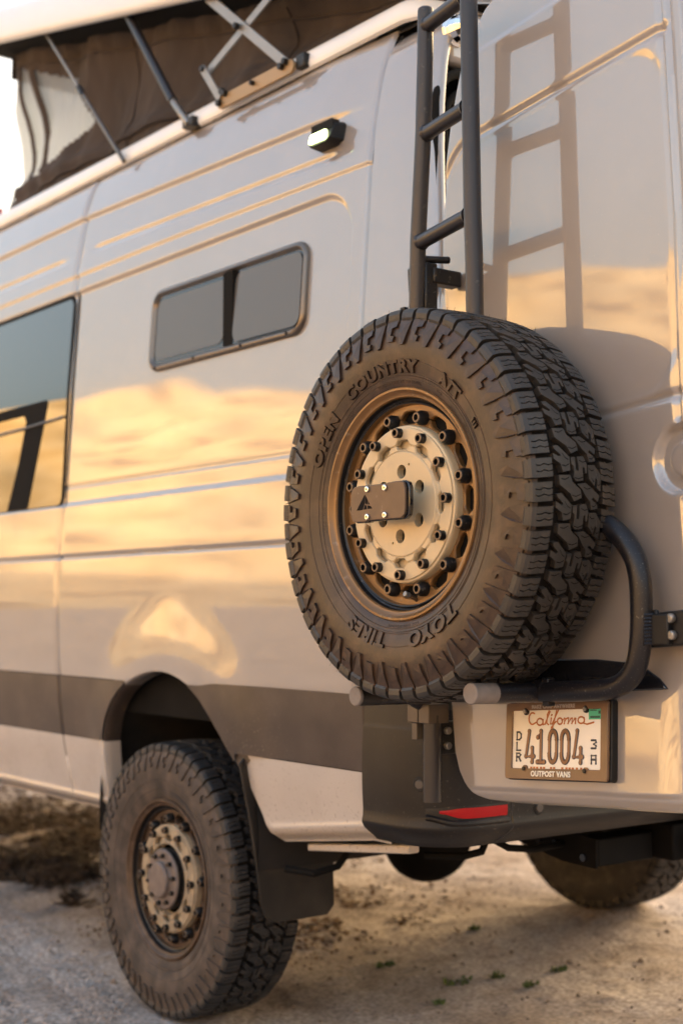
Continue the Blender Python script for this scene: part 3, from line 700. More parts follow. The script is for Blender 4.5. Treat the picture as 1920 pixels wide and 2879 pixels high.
# ------------------------------------------------------------------ rear door, swung open; built in its own frame (u along the door, w up, n outward)
aR, th = R(4.5), R(94.6)
u0 = Vector((1, 0, 0)); Wv = Vector((0, math.sin(aR), math.cos(aR))); n0 = Vector((0, -math.cos(aR), math.sin(aR)))
Uv = u0 * math.cos(th) + n0 * math.sin(th); Nv = Uv.cross(Wv)
DM = Matrix(((Uv.x, Wv.x, Nv.x, .035), (Uv.y, Wv.y, Nv.y, -.99), (Uv.z, Wv.z, Nv.z, 0), (0, 0, 0, 1)))
ULO = [(.742, .560), (.744, .512), (.749, .438), (.757, .408), (.767, .387), (.785, .366), (.809, .351), (.85, .339), (.95, .336), (1.3, .340), (1.6, .352), (1.80, .370), (1.95, .390), (2.05, .404), (2.179, .435),
       (2.25, .457), (2.313, .483), (2.382, .515), (2.43, .545), (2.465, .585), (2.481, .630), (2.490, .70)]
def ulo(w): return float(np.interp(w, [p[0] for p in ULO], [p[1] for p in ULO]))
def gu(w): return float(np.interp(w, [.7, 1.5, 1.83, 2.19, 2.5], [1.094, 1.094, 1.116, 1.126, 1.13]))
def uhi(w): return gu(w) + .055
def gline(x, s): return math.exp(-(x / s) ** 2)
def door_off(u, w):
    o_ = 0.0
    # bowl for the handle
    q = math.hypot(u - 1.083, w - 1.381)
    o_ -= .016 * sm((.066 - q) / .010) ; o_ += .008 * sm((.036 - q) / .006)
    # window field grooves (rounded rectangle) and the vertical double groove
    gr = gu(w)
    out_q = sm((q - .066) / .008)
    o_ -= .007 * gline(u - gr + .006, .0065) * out_q; o_ += .003 * gline(u - gr - .007, .005) * out_q; o_ -= .006 * gline(u - gr - .018, .006) * out_q
    if 1.45 < w < 2.25 and u < gr + .01:
        qx = abs(u - (.40 + gr) / 2 - .0 - (.0 if w > 1.9 else 0)) - (gr - .40) / 2 + .10; qw = abs(w - 1.846) - .345 + .10
        left = .40 + .04 * sm((w - 1.9) / .3)
        qx = max(left + .10 - u, u - gr + .10) ; sd = math.hypot(max(qx, 0), max(qw, 0)) + min(max(qx, qw), 0) - .10
        if u < gr - .09 or w < 1.6 and False: o_ -= .007 * gline(sd, .0075)
        else: o_ -= .007 * gline(min(abs(w - 2.191), abs(w - 1.501)), .0075)
        o_ -= .004 * sm(-sd / .02)
    # upper step
    o_ -= .010 * sm((w - 2.372) / .016)
    # swollen lower panel round the number plate: leans out towards the bottom
    if w < .97:
        bx = sm((u - .375) / .07) * sm((1.06 - u) / .07)
        lean = (.045 + .063 * sm((u - .80) / .10)) * (.968 - max(w, .775)) * bx
        o_ += lean
        if w < .778: o_ -= .020 * sm((.778 - w) / .010) * bx * .35 + .012 * sm((.765 - w) / .02)
    # rolled outer edges
    e = u - ulo(w); o_ -= .022 * max(0, 1 - e / .022) ** 2
    e2 = uhi(w) - u; o_ -= .02 * max(0, 1 - e2 / .012) ** 2
    o_ -= .02 * max(0, 1 - (w - .742) / .010) ** 2; o_ -= .02 * max(0, (w - 2.478) / .012) ** 2
    return o_
door = None
ws = sorted(set(list(np.round(np.arange(.742, 2.4901, .005), 4)) + list(np.round(np.arange(.742, .78, .0025), 4)) + [2.490]))
rows = []
for w in ws:
    a, b_ = ulo(w), uhi(w); L = b_ - a
    ts = np.concatenate([np.array([0, .002, .005, .009, .014, .019]) / L, np.linspace(.024 / L, 1 - .014 / L, 150), 1 - np.array([.010, .007, .004, .002, 0]) / L])
    row = [(a + L * t, w, door_off(a + L * t, w)) for t in ts]
    row = [(row[0][0] + .012, w, row[0][2] - .045)] + row + [(row[-1][0] - .004, w, row[-1][2] - .045)]
    rows.append(row)
door = obj('rear_door', MB().grid(np.array(rows)), paint, van, DM, closed=False, angle=60, label='rear barn door swung open beside the van')
mbi = MB()
rows = [[(ulo(w) + .03 + (uhi(w) - ulo(w) - .05) * t, w, -.045) for t in (0, .25, .5, .75, 1)] for w in ws[::12] + [ws[-1]]]
obj('inner_panel', mbi.grid(np.array(rows)), black_pl, door, closed=False)
obj('door_seal', MB().tube([(uhi(w) - .002, w, -.040) for w in np.linspace(.78, 2.46, 20)], .010, 10), seal, door)
obj('trim_strip', MB().prism([(.345, 1.030), (.50, 1.036), (.69, 1.036), (.83, 1.030), (.92, 1.019), (.965, 1.004), (.995, .986), (1.014, .966), (.345, .966)],
    lambda u, w: (u, w, -.002), lambda u, w: (u, w, .006)), gloss_black, door, bevel=.003)
# latch between carrier and door
obj('latch_plate', MB().box((1.0, 1.043, .004), (1.16, 1.105, .036)), black_pl, door, bevel=.004)
obj('latch_tab', MB().box((.975, 1.046, .036), (1.040, 1.110, .044)), black_pl, door, bevel=.003)
for w_ in (1.092, 1.062): obj('latch_bolt', MB().cyl((1.072, w_, .036), (1.072, w_, .048), .0088, 14, .003), steel, door)
obj('door_hinge', MB().box((.30, 1.90, -.02), (.36, 1.96, .018)), blackmetal, door, bevel=.004)

# ------------------------------------------------------------------ number plate
PLM = DM @ Matrix.Translation((.7255, .875, .0265)) @ Matrix.Rotation(R(-6.4), 4, 'X')
lp = empty('number_plate', (0, 0, 0), van, PLM); lp['label'] = 'white number plate in a brown frame'
PWd, PH = .302, .152
fm = lambda z: (lambda x, y: (x, y, z))
def pcell(u, v): return ((u - .5) * PWd, (.5 - v) * PH)
def strip(u0_, v0_, u1_, v1_, z0, z1, m, nm, bev=.0008):
    a = pcell(u0_, v0_); b_ = pcell(u1_, v1_)
    return obj(nm, MB().box((a[0], b_[1], z0), (b_[0], a[1], z1)), m, lp, bevel=bev)
fr_z = .0065
outer = rrect(-PWd / 2, PWd / 2, -PH / 2, PH / 2, .006, 4); inner = rrect(-PWd / 2 + .019, PWd / 2 - .019, -PH / 2 + .021, PH / 2 - .0155, .003, 4)
mb = MB(); n = len(outer); vv = [(x, y, 0) for x, y in outer] + [(x, y, fr_z) for x, y in outer] + [(x, y, fr_z) for x, y in inner] + [(x, y, 0) for x, y in inner]
mb.add(vv, [(i + k * n, (i + 1) % n + k * n, (i + 1) % n + ((k + 1) % 4) * n, i + ((k + 1) % 4) * n) for k in range(4) for i in range(n)])
obj('plate_frame', mb, frame_brown, lp, bevel=.0008)
obj('plate_backing', MB().prism(rrect(-PWd / 2 - .002, PWd / 2 + .004, -PH / 2 - .002, PH / 2 + .003, .008, 4), fm(-.018), fm(-.001)), black_pl, lp, bevel=.002)
obj('plate_sheet', MB().box((-PWd / 2 + .012, -PH / 2 + .012, .0005), (PWd / 2 - .012, PH / 2 - .010, .0025)), plate_white, lp)
strip(.84, .885, .998, 1.0, .0066, .0068, frame_brown, 'frame_tab')
for u_, v_ in ((.205, .115), (.795, .105), (.205, .865), (.80, .880)):
    c = pcell(u_, v_)
    obj('screw_lug', MB().cyl((c[0], c[1], .001), (c[0], c[1], .0072), .0072, 16, .0008), frame_brown if v_ > .5 else black_pl, lp)
    obj('screw', MB().cyl((c[0], c[1], .007), (c[0], c[1], .0105), .0044, 14, .001), steel if v_ < .5 else blackmetal, lp)
def stroke(cells, mtl, nm, r, z, x0, y0, w, h, outline=None):
    """polylines in 0..1 cell (y down) drawn as flattened raised strokes"""
    for rr, mm, zz, nn in ([(r + outline[1], outline[0], z - .0006, nm + '_edge')] if outline else []) + [(r, mtl, z, nm)]:
        mb = MB()
        for pl in cells:
            P = [(x0 + p[0] * w, y0 - p[1] * h, zz) for p in pl]
            if len(P) == 2: P = [P[0], tuple((a + b_) / 2 for a, b_ in zip(*P)), P[1]]
            mb.tube(P, rr, 8, flat=.35, flatdir=(0, 0, 1))
            for p in P: mb.cyl((p[0], p[1], zz - rr * .3), (p[0], p[1], zz + rr * .3), rr * .98, 8)
        obj(nn, mb, mm, lp)
def arc(cx, cy, rx, ry, a0, a1, n=12): return [(cx + rx * math.cos(R(a0 + (a1 - a0) * k / n)), cy - ry * math.sin(R(a0 + (a1 - a0) * k / n))) for k in range(n + 1)]
D4 = [[(.38, 0), (.02, .82), (.98, .82)], [(.78, .55), (.78, 1.0)]]
D1 = [[(.12, .2), (.5, .0), (.5, 1.0)], [(.1, 1.0), (.95, 1.0)]]
D0 = [arc(.5, .27, .42, .27, 0, 180) + arc(.5, .73, .42, .27, 180, 360) + [(.92, .27)]]
xs = [.205, .315, .435, .555, .680]
for ch, ux in zip((D4, D1, D0, D0, D4), xs):
    a = pcell(ux, .375); stroke(ch, plate_brown, 'plate_character', .0040, .0036, a[0], a[1], .083 * PWd, .40 * PH, (plate_navy, .0011))
LD = [[(0, 0), (.6, 0), (1, .25), (1, .75), (.6, 1), (0, 1), (0, 0)]]
LL = [[(0, 0), (0, 1), (.9, 1)]]
LR = [[(0, 1), (0, 0), (.7, 0), (1, .2), (.7, .48), (0, .48)], [(.5, .48), (1, 1)]]
L3 = [[(0, 0), (.9, 0), (1, .25), (.5, .48), (1, .7), (.9, 1), (0, 1)]]
LA = [[(0, 1), (0, .0), (1, 0), (1, 1)], [(0, .5), (1, .5)]]
for ch, (u_, v_) in zip((LD, LL, LR, L3, LA), ((.108, .385), (.108, .525), (.108, .665), (.845, .495), (.845, .685))):
    a = pcell(u_, v_); stroke(ch, plate_navy, 'plate_letter', .0020, .0034, a[0], a[1], .042 * PWd, .10 * PH)
script = [arc(.075, .42, .06, .34, 60, 300, 14) + [(.15, .62)],
          arc(.20, .62, .05, .20, 40, 400, 12) + [(.25, .5), (.255, .78), (.285, .74)],
          [(.285, .75), (.36, .05), (.345, 0), (.32, .2), (.315, .7), (.34, .78)], [(.385, .42), (.375, .74), (.40, .75)], [(.40, .75), (.50, -.05), (.475, -.1), (.45, .3), (.40, 1.15), (.375, 1.2), (.39, .95), (.46, .62)],
          arc(.525, .60, .04, .18, 90, 450, 12), [(.56, .55), (.60, .44), (.595, .74), (.62, .48), (.655, .42)], [(.665, .44), (.655, .74), (.70, .45), (.72, .44), (.715, .74), (.76, .45), (.775, .46), (.77, .74)],
          arc(.86, .56, .05, .19, 40, 400, 12) + [(.905, .44), (.905, .74), (.95, .80), (1.05, .70)], [(.39, .25), (.395, .22)]]
a = pcell(.205, .115); stroke(script, plate_orange, 'plate_script', .0017, .0032, a[0] + .004, a[1], .185, .034)
strip(.815, .075, .935, .235, .0026, .0032, plate_green, 'plate_sticker', 0)
for v_, u1_ in ((.095, .915), (.115, .89), (.19, .92)): strip(.83, v_, u1_, v_ + .012 + .015 * (v_ > .15), .0033, .0035, sticker_dark, 'sticker_print', 0)
strip(.905, .125, .925, .165, .0033, .0035, sticker_dark, 'sticker_print', 0)
mb = MB()
for u_ in (.25, .28, .31, .35, .38, .45, .48, .56, .60, .63, .66, .70, .74): 
    a = pcell(u_, .842); mb.box((a[0], a[1] - .0035, .0026), (a[0] + .0062, a[1] + .0008, .0031))
obj('plate_lower_script', mb, plate_orange, lp)

def text_mesh(s, size, extrude=.001, offset=0.0, spacing=1.0, align='CENTER'):
    cu = bpy.data.curves.new('txt', 'FONT'); cu.body = s; cu.size = size; cu.extrude = extrude; cu.offset = offset; cu.space_character = spacing
    cu.align_x = align; cu.resolution_u = 3
    t = bpy.data.objects.new('txt', cu); C.objects.link(t)
    dg = bpy.context.evaluated_depsgraph_get(); me = bpy.data.meshes.new_from_object(t.evaluated_get(dg))
    bpy.data.objects.remove(t); bpy.data.curves.remove(cu); return me
for s_, sz, v_, mm, sx in (('MAKE CAMP ANYWHERE', .0098, .072, grey_text, 1.06), ('OUTPOST VANS', .0150, .955, white_text, 1.02)):
    a = pcell(.485 if v_ < .5 else .47, v_)
    me = text_mesh(s_.replace('VANS', 'V\u0245NS') if False else s_, sz, .0006, .00045, 1.22 if v_ < .5 else 1.1)
    obj('plate_frame_lettering', me, mm, lp, Matrix.Translation((a[0], a[1] - .001, .0074)), label='white lettering on the plate frame')

# ------------------------------------------------------------------ wheel: tyre and rim, axis along local X, outer face towards -X
SW = [(.222, .090), (.231, .106), (.236, .116), (.243, .121), (.252, .1245), (.262, .128), (.263, .1265), (.275, .131), (.295, .1365), (.310, .139), (.325, .1398), (.340, .1385), (.355, .1355), (.370, .131), (.380, .1265), (.388, .120), (.3915, .110), (.3925, .09), (.3930, .05), (.393, 0)]
TK = .82
def sw(r): return TK * float(np.interp(r, [p[0] for p in SW[:16]], [p[1] for p in SW[:16]]))
tyre_prof = [(r, o_ * TK) for r, o_ in SW + [(r, -o_) for r, o_ in SW[::-1][1:]]]
PITCH = 2 * PI / 28
HALF = .072
def crown(x): return .4065 - .30 * x * x
def tp(x, t, r): return (x * TK, -r * math.sin(t), r * math.cos(t))
def tread_block(polys, sipes=True):
    mb = MB()
    for poly in polys:
        P = []
        n = len(poly); cx = sum(p[0] for p in poly) / n; cy = sum(p[1] for p in poly) / n
        for i in range(n):        # subdivide long edges so they follow the curve
            a, b_ = poly[i], poly[(i + 1) % n]; P.append(a)
            if math.hypot(a[0] - b_[0], (a[1] - b_[1]) * 1.2) > .5: P.append(((a[0] + b_[0]) / 2, (a[1] + b_[1]) / 2))
        n = len(P)
        top = [tp(p[0] * HALF, p[1] * PITCH, crown(p[0] * HALF)) for p in P]
        sc0 = lambda p, k: (cx + (p[0] - cx) * k, cy + (p[1] - cy) * k)
        t2 = [tp(q[0] * HALF, q[1] * PITCH, crown(q[0] * HALF) - .0010) for q in (sc0(p, .998) for p in P)]
        sc = lambda p, k: (cx + (p[0] - cx) * k, cy + (p[1] - cy) * k)
        top = [tp(q[0] * HALF, q[1] * PITCH, crown(q[0] * HALF)) for q in (sc(p, .985) for p in P)]
        bot = [tp(q[0] * HALF, q[1] * PITCH, .391) for q in (sc(p, 1.01) for p in P)]
        mb.add(top + t2 + bot, [tuple(range(n))] + [(i, (i + 1) % n, n + (i + 1) % n, n + i) for i in range(n)] + [(n + i, n + (i + 1) % n, 2 * n + (i + 1) % n, 2 * n + i) for i in range(n)])
    return mb
px = lambda pts: [((x - 470) / 232.0, (y - 220) / 460.0) for x, y in pts]
S_ = px([(412, 228), (456, 222), (454, 300), (456, 352), (482, 356), (484, 300), (480, 218), (546, 206), (576, 285), (566, 372), (548, 372), (546, 318), (526, 314), (524, 372), (522, 445), (450, 458), (425, 425), (434, 372), (432, 310), (412, 295)])
def sipe_faces(mb, lines):
    start = len(mb.f)
    for (x0, y0, x1, y1) in lines:
        (a0, l0), (a1, l1) = px([(x0, y0), (x1, y1)]); n = 4; W_ = .0085
        P = [(a0 + (a1 - a0) * t, l0 + (l1 - l0) * t + (.016 if k_ in (1, 2) else -.016) * (1 if k_ in (1, 2) else 1)) for k_, t in enumerate((0, .42, .52, 1))]
        v = []
        for q in P: v += [tp(q[0] * HALF, (q[1] - W_) * PITCH, crown(q[0] * HALF) + .00022), tp(q[0] * HALF, (q[1] + W_) * PITCH, crown(q[0] * HALF) + .00022)]
        mb.add(v, [(2 * i, 2 * i + 1, 2 * i + 3, 2 * i + 2) for i in range(3)])
    return start
L1 = px([(252, 128), (300, 118), (402, 226), (396, 358), (322, 378), (306, 300), (246, 258), (243, 200), (300, 232), (318, 215), (262, 160)])
L2 = px([(280, 408), (392, 398), (412, 466), (492, 536), (502, 612), (424, 652), (386, 578), (286, 502)])
M_ = px([(456, 482), (546, 466), (612, 512), (692, 582), (672, 640), (622, 600), (606, 622), (664, 662), (672, 705), (604, 722), (590, 642), (548, 600), (500, 522)])
R1 = px([(582, 292), (655, 284), (716, 372), (704, 542), (662, 508), (676, 430), (655, 410), (640, 490), (584, 424)])
zig = lambda a, b_, n=4: [(a[0] + (b_[0] - a[0]) * i / n, a[1] + (b_[1] - a[1]) * i / n + (.010 if i % 2 else -.010)) for i in range(n + 1)]
def shoulder(side, half, long_):
    """shoulder block over half a pitch; side -1 outer face, +1 inner"""
    mb = MB(); l0, l1 = half * .5 + .050, half * .5 + .448; xi, xo = (.0765 if long_ else .0800), (.122 if long_ else .127)
    skew = .04
    cuts = [l0, l0 + (l1 - l0) * .34, l0 + (l1 - l0) * .67, l1]
    g = .012
    for k in range(3):
        a, b_ = cuts[k] + (g if k else 0), cuts[k + 1] - (g if k < 2 else 0)
        xs_ = [xi, xi + .012, xi + .024, xi + .036, xo]
        za = [(.018 if (j % 2) else -.018) if k else 0 for j in range(5)]; zb = [(.018 if (j % 2) else -.018) if k < 2 else 0 for j in range(5)]
        za[0] = za[4] = zb[0] = zb[4] = 0
        A = [(x, a + za[j] + skew * (x - xi) / .04) for j, x in enumerate(xs_)]; B = [(x, b_ + zb[j] + skew * (x - xi) / .04) for j, x in enumerate(xs_)]
        n = 5; v = []
        for rr in (1, 0):
            for Q in (A, B):
                for x, l in Q:
                    v.append(tp(side * x, l * PITCH, crown(x) - (.0 if x < xo - .001 else .0015) if rr else .390))
        f = [(i, i + 1, 6 + i, 5 + i) for i in range(4)] + [(0, 5, 15, 10), (0, 10, 11, 1), (1, 11, 12, 2), (2, 12, 13, 3), (3, 13, 14, 4), (5, 6, 16, 15), (6, 7, 17, 16), (7, 8, 18, 17), (8, 9, 19, 18)]
        mb.add(v, f)
    # block flank running down over the shoulder
    la, lb = l0 + skew * 1.05, l1 + skew * 1.05
    q = [(xo, crown(xo) - .0015), (.1315, .3960 if long_ else .3975), (.1345, .390), (.1365 if long_ else .134, .381), (sw(.372) / TK + .0015, .372)]
    v = [tp(side * x, l * PITCH, r) for l in (la, (la + lb) / 2, lb) for x, r in q] + [tp(side * .108, l * PITCH, r) for l in (la, (la + lb) / 2, lb) for r in (.392, .378)]
    f = [(i * 5 + j, i * 5 + j + 1, i * 5 + j + 6, i * 5 + j + 5) for i in range(2) for j in range(4)]
    f += [(0, 15, 1), (1, 15, 16, 2), (2, 16, 3), (3, 16, 4), (10, 11, 19), (11, 12, 20, 19), (12, 13, 20), (13, 14, 20)]
    mb.add(v, f); return mb
def lug(kind):
    """raised sidewall lug, theta in half pitches"""
    h = PITCH / 2
    if kind == 0: P = [(.06, .3835), (.94, .3835), (.86, .352), (.64, .326), (.34, .325), (.22, .345)]
    else: P = [(.06, .3835), (.94, .3835), (.90, .364), (.56, .362), (.52, .346), (.80, .344), (.72, .333), (.22, .335), (.14, .358)]
    mb = MB()
    def f(o_): return lambda t, r: (-(sw(r) + o_), -r * math.sin(t * h), r * math.cos(t * h))
    return mb.prism(P, f(-.003), f(.0055))
def mshare(mb, nm, m, angle=30, smooth=False):
    mb.closed = True; me = mb.mesh(nm, smooth, angle); me.materials.append(m); return me

def bent_text(s, size, radius, centre_deg, m, parent, height=.0022, offset=.0006, spacing=1.05, xs=1.0, nm='raised_lettering'):
    me = text_mesh(s, size, height / 2, offset, spacing)
    for v in me.vertices:
        t = R(centre_deg) + v.co.x * xs / radius; r = radius + v.co.y
        v.co = (-(sw(r) + height / 2 + v.co.z - .0003), -r * math.sin(t), r * math.cos(t))
    # keep each long face close to the curved wall
    return obj(nm, me, m, parent)

SIPES = [[(495, 258, 570, 262), (432, 430, 520, 420)], [(330, 200, 385, 262), (318, 318, 392, 300)], [(300, 448, 378, 430), (400, 600, 490, 585)], [(520, 515, 600, 520), (605, 690, 662, 668)], [(590, 330, 640, 345), (610, 420, 640, 450), (668, 480, 702, 470)]]
BLK = {}
def blocks(mt):
    if mt.name not in BLK:
        d = {'c': []}
        for p, sp in zip((S_, L1, L2, M_, R1), SIPES):
            mb = tread_block([p]); k0 = sipe_faces(mb, sp); mb.closed = False; me = mb.mesh('tread_block', False); me.materials.append(mt); me.materials.append(sipe_m)
            for q in me.polygons:
                if q.index >= k0: q.material_index = 1
            d['c'].append(me)
        d['s'] = [mshare(shoulder(sd, hf, lg), 'shoulder_block', mt) for sd in (-1, 1) for hf, lg in ((0, True), (1, False))]
        BLK[mt.name] = d
    return BLK[mt.name]
def make_tyre(parent, mr, mt, as_part, joined=False, phase=0.0, letters=True):
    """tyre mesh; tread blocks and lugs each an object of their own"""
    mb = MB().lathe_x(tyre_prof, 168)
    # thin raised rings on the wall
    for r0 in (.3305 if False else .3875,):
        mb.lathe_x([(r0 - .0018, sw(r0 - .0018) - .001), (r0 - .001, sw(r0) + .0022), (r0 + .001, sw(r0) + .0022), (r0 + .0018, sw(r0 + .0018) - .001)], 168)
    for r0 in (.2560, .2665, .2925):
        mb.lathe_x([(r0 - .0012, sw(r0) - .001), (r0 - .0004, sw(r0) + .0010), (r0 + .0004, sw(r0) + .0010), (r0 + .0012, sw(r0) - .001)], 168)
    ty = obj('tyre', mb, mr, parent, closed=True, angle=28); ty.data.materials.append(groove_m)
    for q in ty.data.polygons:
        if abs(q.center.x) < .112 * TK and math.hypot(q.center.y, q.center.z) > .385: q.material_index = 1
    holder = ty if as_part else parent
    B = blocks(mt); L = [mshare(lug(k), 'sidewall_lug', mr) for k in (0, 1)]
    if joined:
        J = MB()
        for k in range(28):
            a = k * PITCH + phase; ca, sa = math.cos(a), math.sin(a)
            for me in B['c'] + B['s']:
                J.add([(v.co.x, v.co.y * ca - v.co.z * sa, v.co.y * sa + v.co.z * ca) for v in me.vertices], [tuple(p.vertices) for p in me.polygons])
        J.closed = True
        obj('tread_blocks', J, mt, holder, angle=30, kind='stuff'); return ty
    for k in range(28):
        a = k * PITCH + phase
        for me in B['c']: o = obj('tread_block', me, None, holder); o.rotation_euler = (a, 0, 0)
        for me in B['s']: o = obj('shoulder_block', me, None, holder); o.rotation_euler = (a, 0, 0)
        for q in (0, 1): o = obj('sidewall_lug', L[q], None, holder); o.rotation_euler = (a + q * PITCH / 2, 0, 0)
    return ty
RIM = [(.2010, .070), (.2015, .0872), (.2030, .091), (.2035, .098), (.2060, .099), (.2095, .0955), (.2125, .0975), (.2140, .108), (.2165, .112), (.2205, .1125), (.2240, .116), (.2290, .1215), (.2330, .1215), (.2350, .119), (.2358, .112), (.233, .104), (.224, .092), (.222, .05), (.222, -.05), (.230, -.11), (.236, -.115), (.230, -.118), (.205, -.10), (.20, .02)]
def slot_ring(r0, r1, n, rs, length, width, o_top, depth, phase, inner_sub=3):
    """annular face between r0 and r1 with n rounded windows cut through; returns MB"""
    mb = MB(); N = n * 16; mm = []
    # polar grid: radial rows carry the slot outline by warping
    rows = []
    for k in range(N):
        t = 2 * PI * k / N; ph = ((t - phase) % (2 * PI / n)); ph = ph if ph < PI / n else ph - 2 * PI / n
        arcx = ph * rs; q = min(1.0, abs(arcx) / (length / 2)); hw = width / 2 * max(.0, 1 - q ** 5) ** .6 if q < 1 else 0
        rows.append((t, hw))
    def pt(r, t, o_): return (-o_, -r * math.sin(t), r * math.cos(t))
    v = []; m = 6
    for t, hw in rows:
        hh = max(hw, .0002)
        v += [pt(r0, t, o_top), pt(rs - hh - .0025, t, o_top), pt(rs - hh, t, o_top - .003), pt(rs + hh, t, o_top - .003), pt(rs + hh + .0025, t, o_top), pt(r1, t, o_top)]
    f = []
    for k in range(N):
        a = k * m; b_ = ((k + 1) % N) * m
        f += [(a + j, a + j + 1, b_ + j + 1, b_ + j) for j in (0, 1, 3, 4)]
        if rows[k][1] <= .0003 and rows[(k + 1) % N][1] <= .0003: f.append((a + 2, a + 3, b_ + 3, b_ + 2))
    mb.add(v, f)
    # walls going in
    v = []
    for t, hw in rows:
        hh = max(hw, .0002); v += [pt(rs - hh, t, o_top - .003), pt(rs - hh, t, o_top - depth), pt(rs + hh, t, o_top - .003), pt(rs + hh, t, o_top - depth)]
    f = []
    for k in range(N):
        if rows[k][1] > .0003 or rows[(k + 1) % N][1] > .0003:
            a = k * 4; b_ = ((k + 1) % N) * 4; f += [(a, a + 1, b_ + 1, b_), (a + 2, a + 3, b_ + 3, b_ + 2)]
    mb.add(v, f); return mb
def allen(c, d, r, length, m_holder, mat_, nm='bolt', washer=0.0):
    """socket-head bolt: flat-rimmed cylinder with a hollow"""
    mb = MB(); N = 18
    prf = [(r, 0), (r, length - .0015), (r - .0012, length), (r * .62, length), (r * .58, length - .001), (r * .56, length - .010), (0.0001, length - .010)]
    if washer: prf = [(r + washer, 0), (r + washer, .012), (r + washer * .3, .017)] + prf[1:]
    y0, z0 = c; v = [(-(d + o_), y0 - rr * math.sin(2 * PI * k / N), z0 + rr * math.cos(2 * PI * k / N)) for rr, o_ in prf for k in range(N)]
    f = [(i * N + k, i * N + (k + 1) % N, (i + 1) * N + (k + 1) % N, (i + 1) * N + k) for i in range(len(prf) - 1) for k in range(N)]
    mb.add(v, f); mb.closed = True; me = mb.mesh(nm, True, 35); me.materials.append(mat_); me.materials.append(bolt_face)
    for p in me.polygons:
        if p.normal.x < -.6 and length > 0 and -p.center.x > d + length - .003: p.material_index = 1
    return me
def pol(r, deg): return (-r * math.sin(R(deg)), r * math.cos(R(deg)))
BOLTM = {}
def make_rim(parent, nested, drive=False):
    """nested: rim is a part whose pieces are sub-parts; otherwise pieces sit beside it"""
    before = set(parent.children)
    bz = dusty_bronze if drive else bronze
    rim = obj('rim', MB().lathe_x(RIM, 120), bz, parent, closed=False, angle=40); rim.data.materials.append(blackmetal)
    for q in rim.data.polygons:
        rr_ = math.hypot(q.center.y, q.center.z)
        if .2036 < rr_ < .2150 and q.center.x < -.08: q.material_index = 1  # shade in the rim groove, painted in as a dark band
    H = rim if nested else parent
    obj('rim_face', slot_ring(.150, .2015, 12, .1765, .050, .0245, .0875, .014, R(0 if not drive else 10)), bz, H, closed=False, angle=40)
    obj('rim_back', MB().lathe_x([(.06, .0735), (.2018, .0735)], 48), under, H, closed=False)
    ph = 15 if not drive else 25
    for k in range(12):
        obj('rim_bolt', allen(pol(.1765, ph + 30 * k), .0865, .0108, .024, H, blackmetal, washer=.0042), blackmetal, H)
    # tan plate
    pl = slot_ring(.108, .150, 12, .1195, .040, .019, .1105, .012, R(2))
    pl.lathe_x([(.150, .1105), (.1530, .1100), (.1538, .1065), (.1575, .1055), (.1590, .103), (.1600, .099), (.1600, .080)], 96)
    pl.lathe_x([(.108, .1105), (.1068, .1090), (.1055, .1105), (.104, .1113)], 96)
    pl.lathe_x([(.100, .093), (.140, .093)], 96)
    obj('plate_ring', pl, road_plate if drive else tan_plate, H, closed=False, angle=40)
    for k in range(12):
        obj('plate_bolt', allen(pol(.1430, -1.4 + 30 * k), .1095, .0102, .0155, H, blackmetal), blackmetal, H)
    if not drive:
        # centre disc with six stud holes
        mb = MB(); N = 96; HR, RR = .0142, .0650
        bm = bmesh.new()
        outer_ = [bm.verts.new((-.1113, -.104 * math.sin(2 * PI * k / N), .104 * math.cos(2 * PI * k / N))) for k in range(N)]
        eds = [bm.edges.new((outer_[k], outer_[(k + 1) % N])) for k in range(N)]
        walls = []
        for h in range(6):
            cy, cz = pol(RR, 2 + 60 * h); ring_ = [bm.verts.new((-.1113, cy - HR * math.sin(2 * PI * k / 20), cz + HR * math.cos(2 * PI * k / 20))) for k in range(20)]
            eds += [bm.edges.new((ring_[k], ring_[(k + 1) % 20])) for k in range(20)]; walls.append(ring_)
        bmesh.ops.triangle_fill(bm, use_beauty=True, edges=eds)
        for ring_ in walls:
            back = [bm.verts.new((v.co.x + .02, v.co.y, v.co.z)) for v in ring_]
            for k in range(20): bm.faces.new((ring_[k], ring_[(k + 1) % 20], back[(k + 1) % 20], back[k]))
        me = bpy.data.meshes.new('centre_disc'); bm.to_mesh(me); bm.free()
        obj('centre_disc', me, tan_plate, H)
        obj('disc_backing', MB().lathe_x([(.0001, .0945), (.104, .0945)], 32), gloss_black, H, closed=False)
        for k in (18, 198):
            c = pol(.082, k); obj('dowel_hole', MB().cyl((-.1118, c[0], c[1]), (-.1105, c[0], c[1]), .0028, 10), gloss_black, H)
        # valve stem
        vs_ = MB().tube([(-.080, pol(.196, 175)[0], pol(.196, 175)[1]), (-.092, pol(.191, 174)[0], pol(.191, 174)[1]), (-.108, pol(.184, 174)[0], pol(.184, 174)[1])], .0042, 10)
        obj('valve_stem', vs_, brown_plate, H)
        obj('valve_cap', MB().cyl((-.106, pol(.1845, 174)[0], pol(.1845, 174)[1]), (-.118, pol(.181, 174)[0], pol(.181, 174)[1]), .0056, 10, .001), steel, H)
    else:
        obj('hub_drum', MB().lathe_x([(.088, .10), (.088, .124), (.085, .128), (.056, .129), (.053, .132), (.052, .141), (.048, .145), (.0001, .146)], 48), mat_hub, H, closed=False)
        obj('hub_band', MB().lathe_x([(.0885, .106), (.0900, .107), (.0900, .122), (.0885, .123)], 48), blackmetal, H, closed=False)
        for k in range(10): obj('hub_bolt', allen(pol(.0705, 36 * k + 8), .127, .0068, .014, H, blackmetal), blackmetal, H)
        obj('brake_disc', MB().lathe_x([(.0001, -.09), (.215, -.09)], 40), under, H, closed=False)
    for c in parent.children:
        if c not in before: c.location.x += .019
    return rim
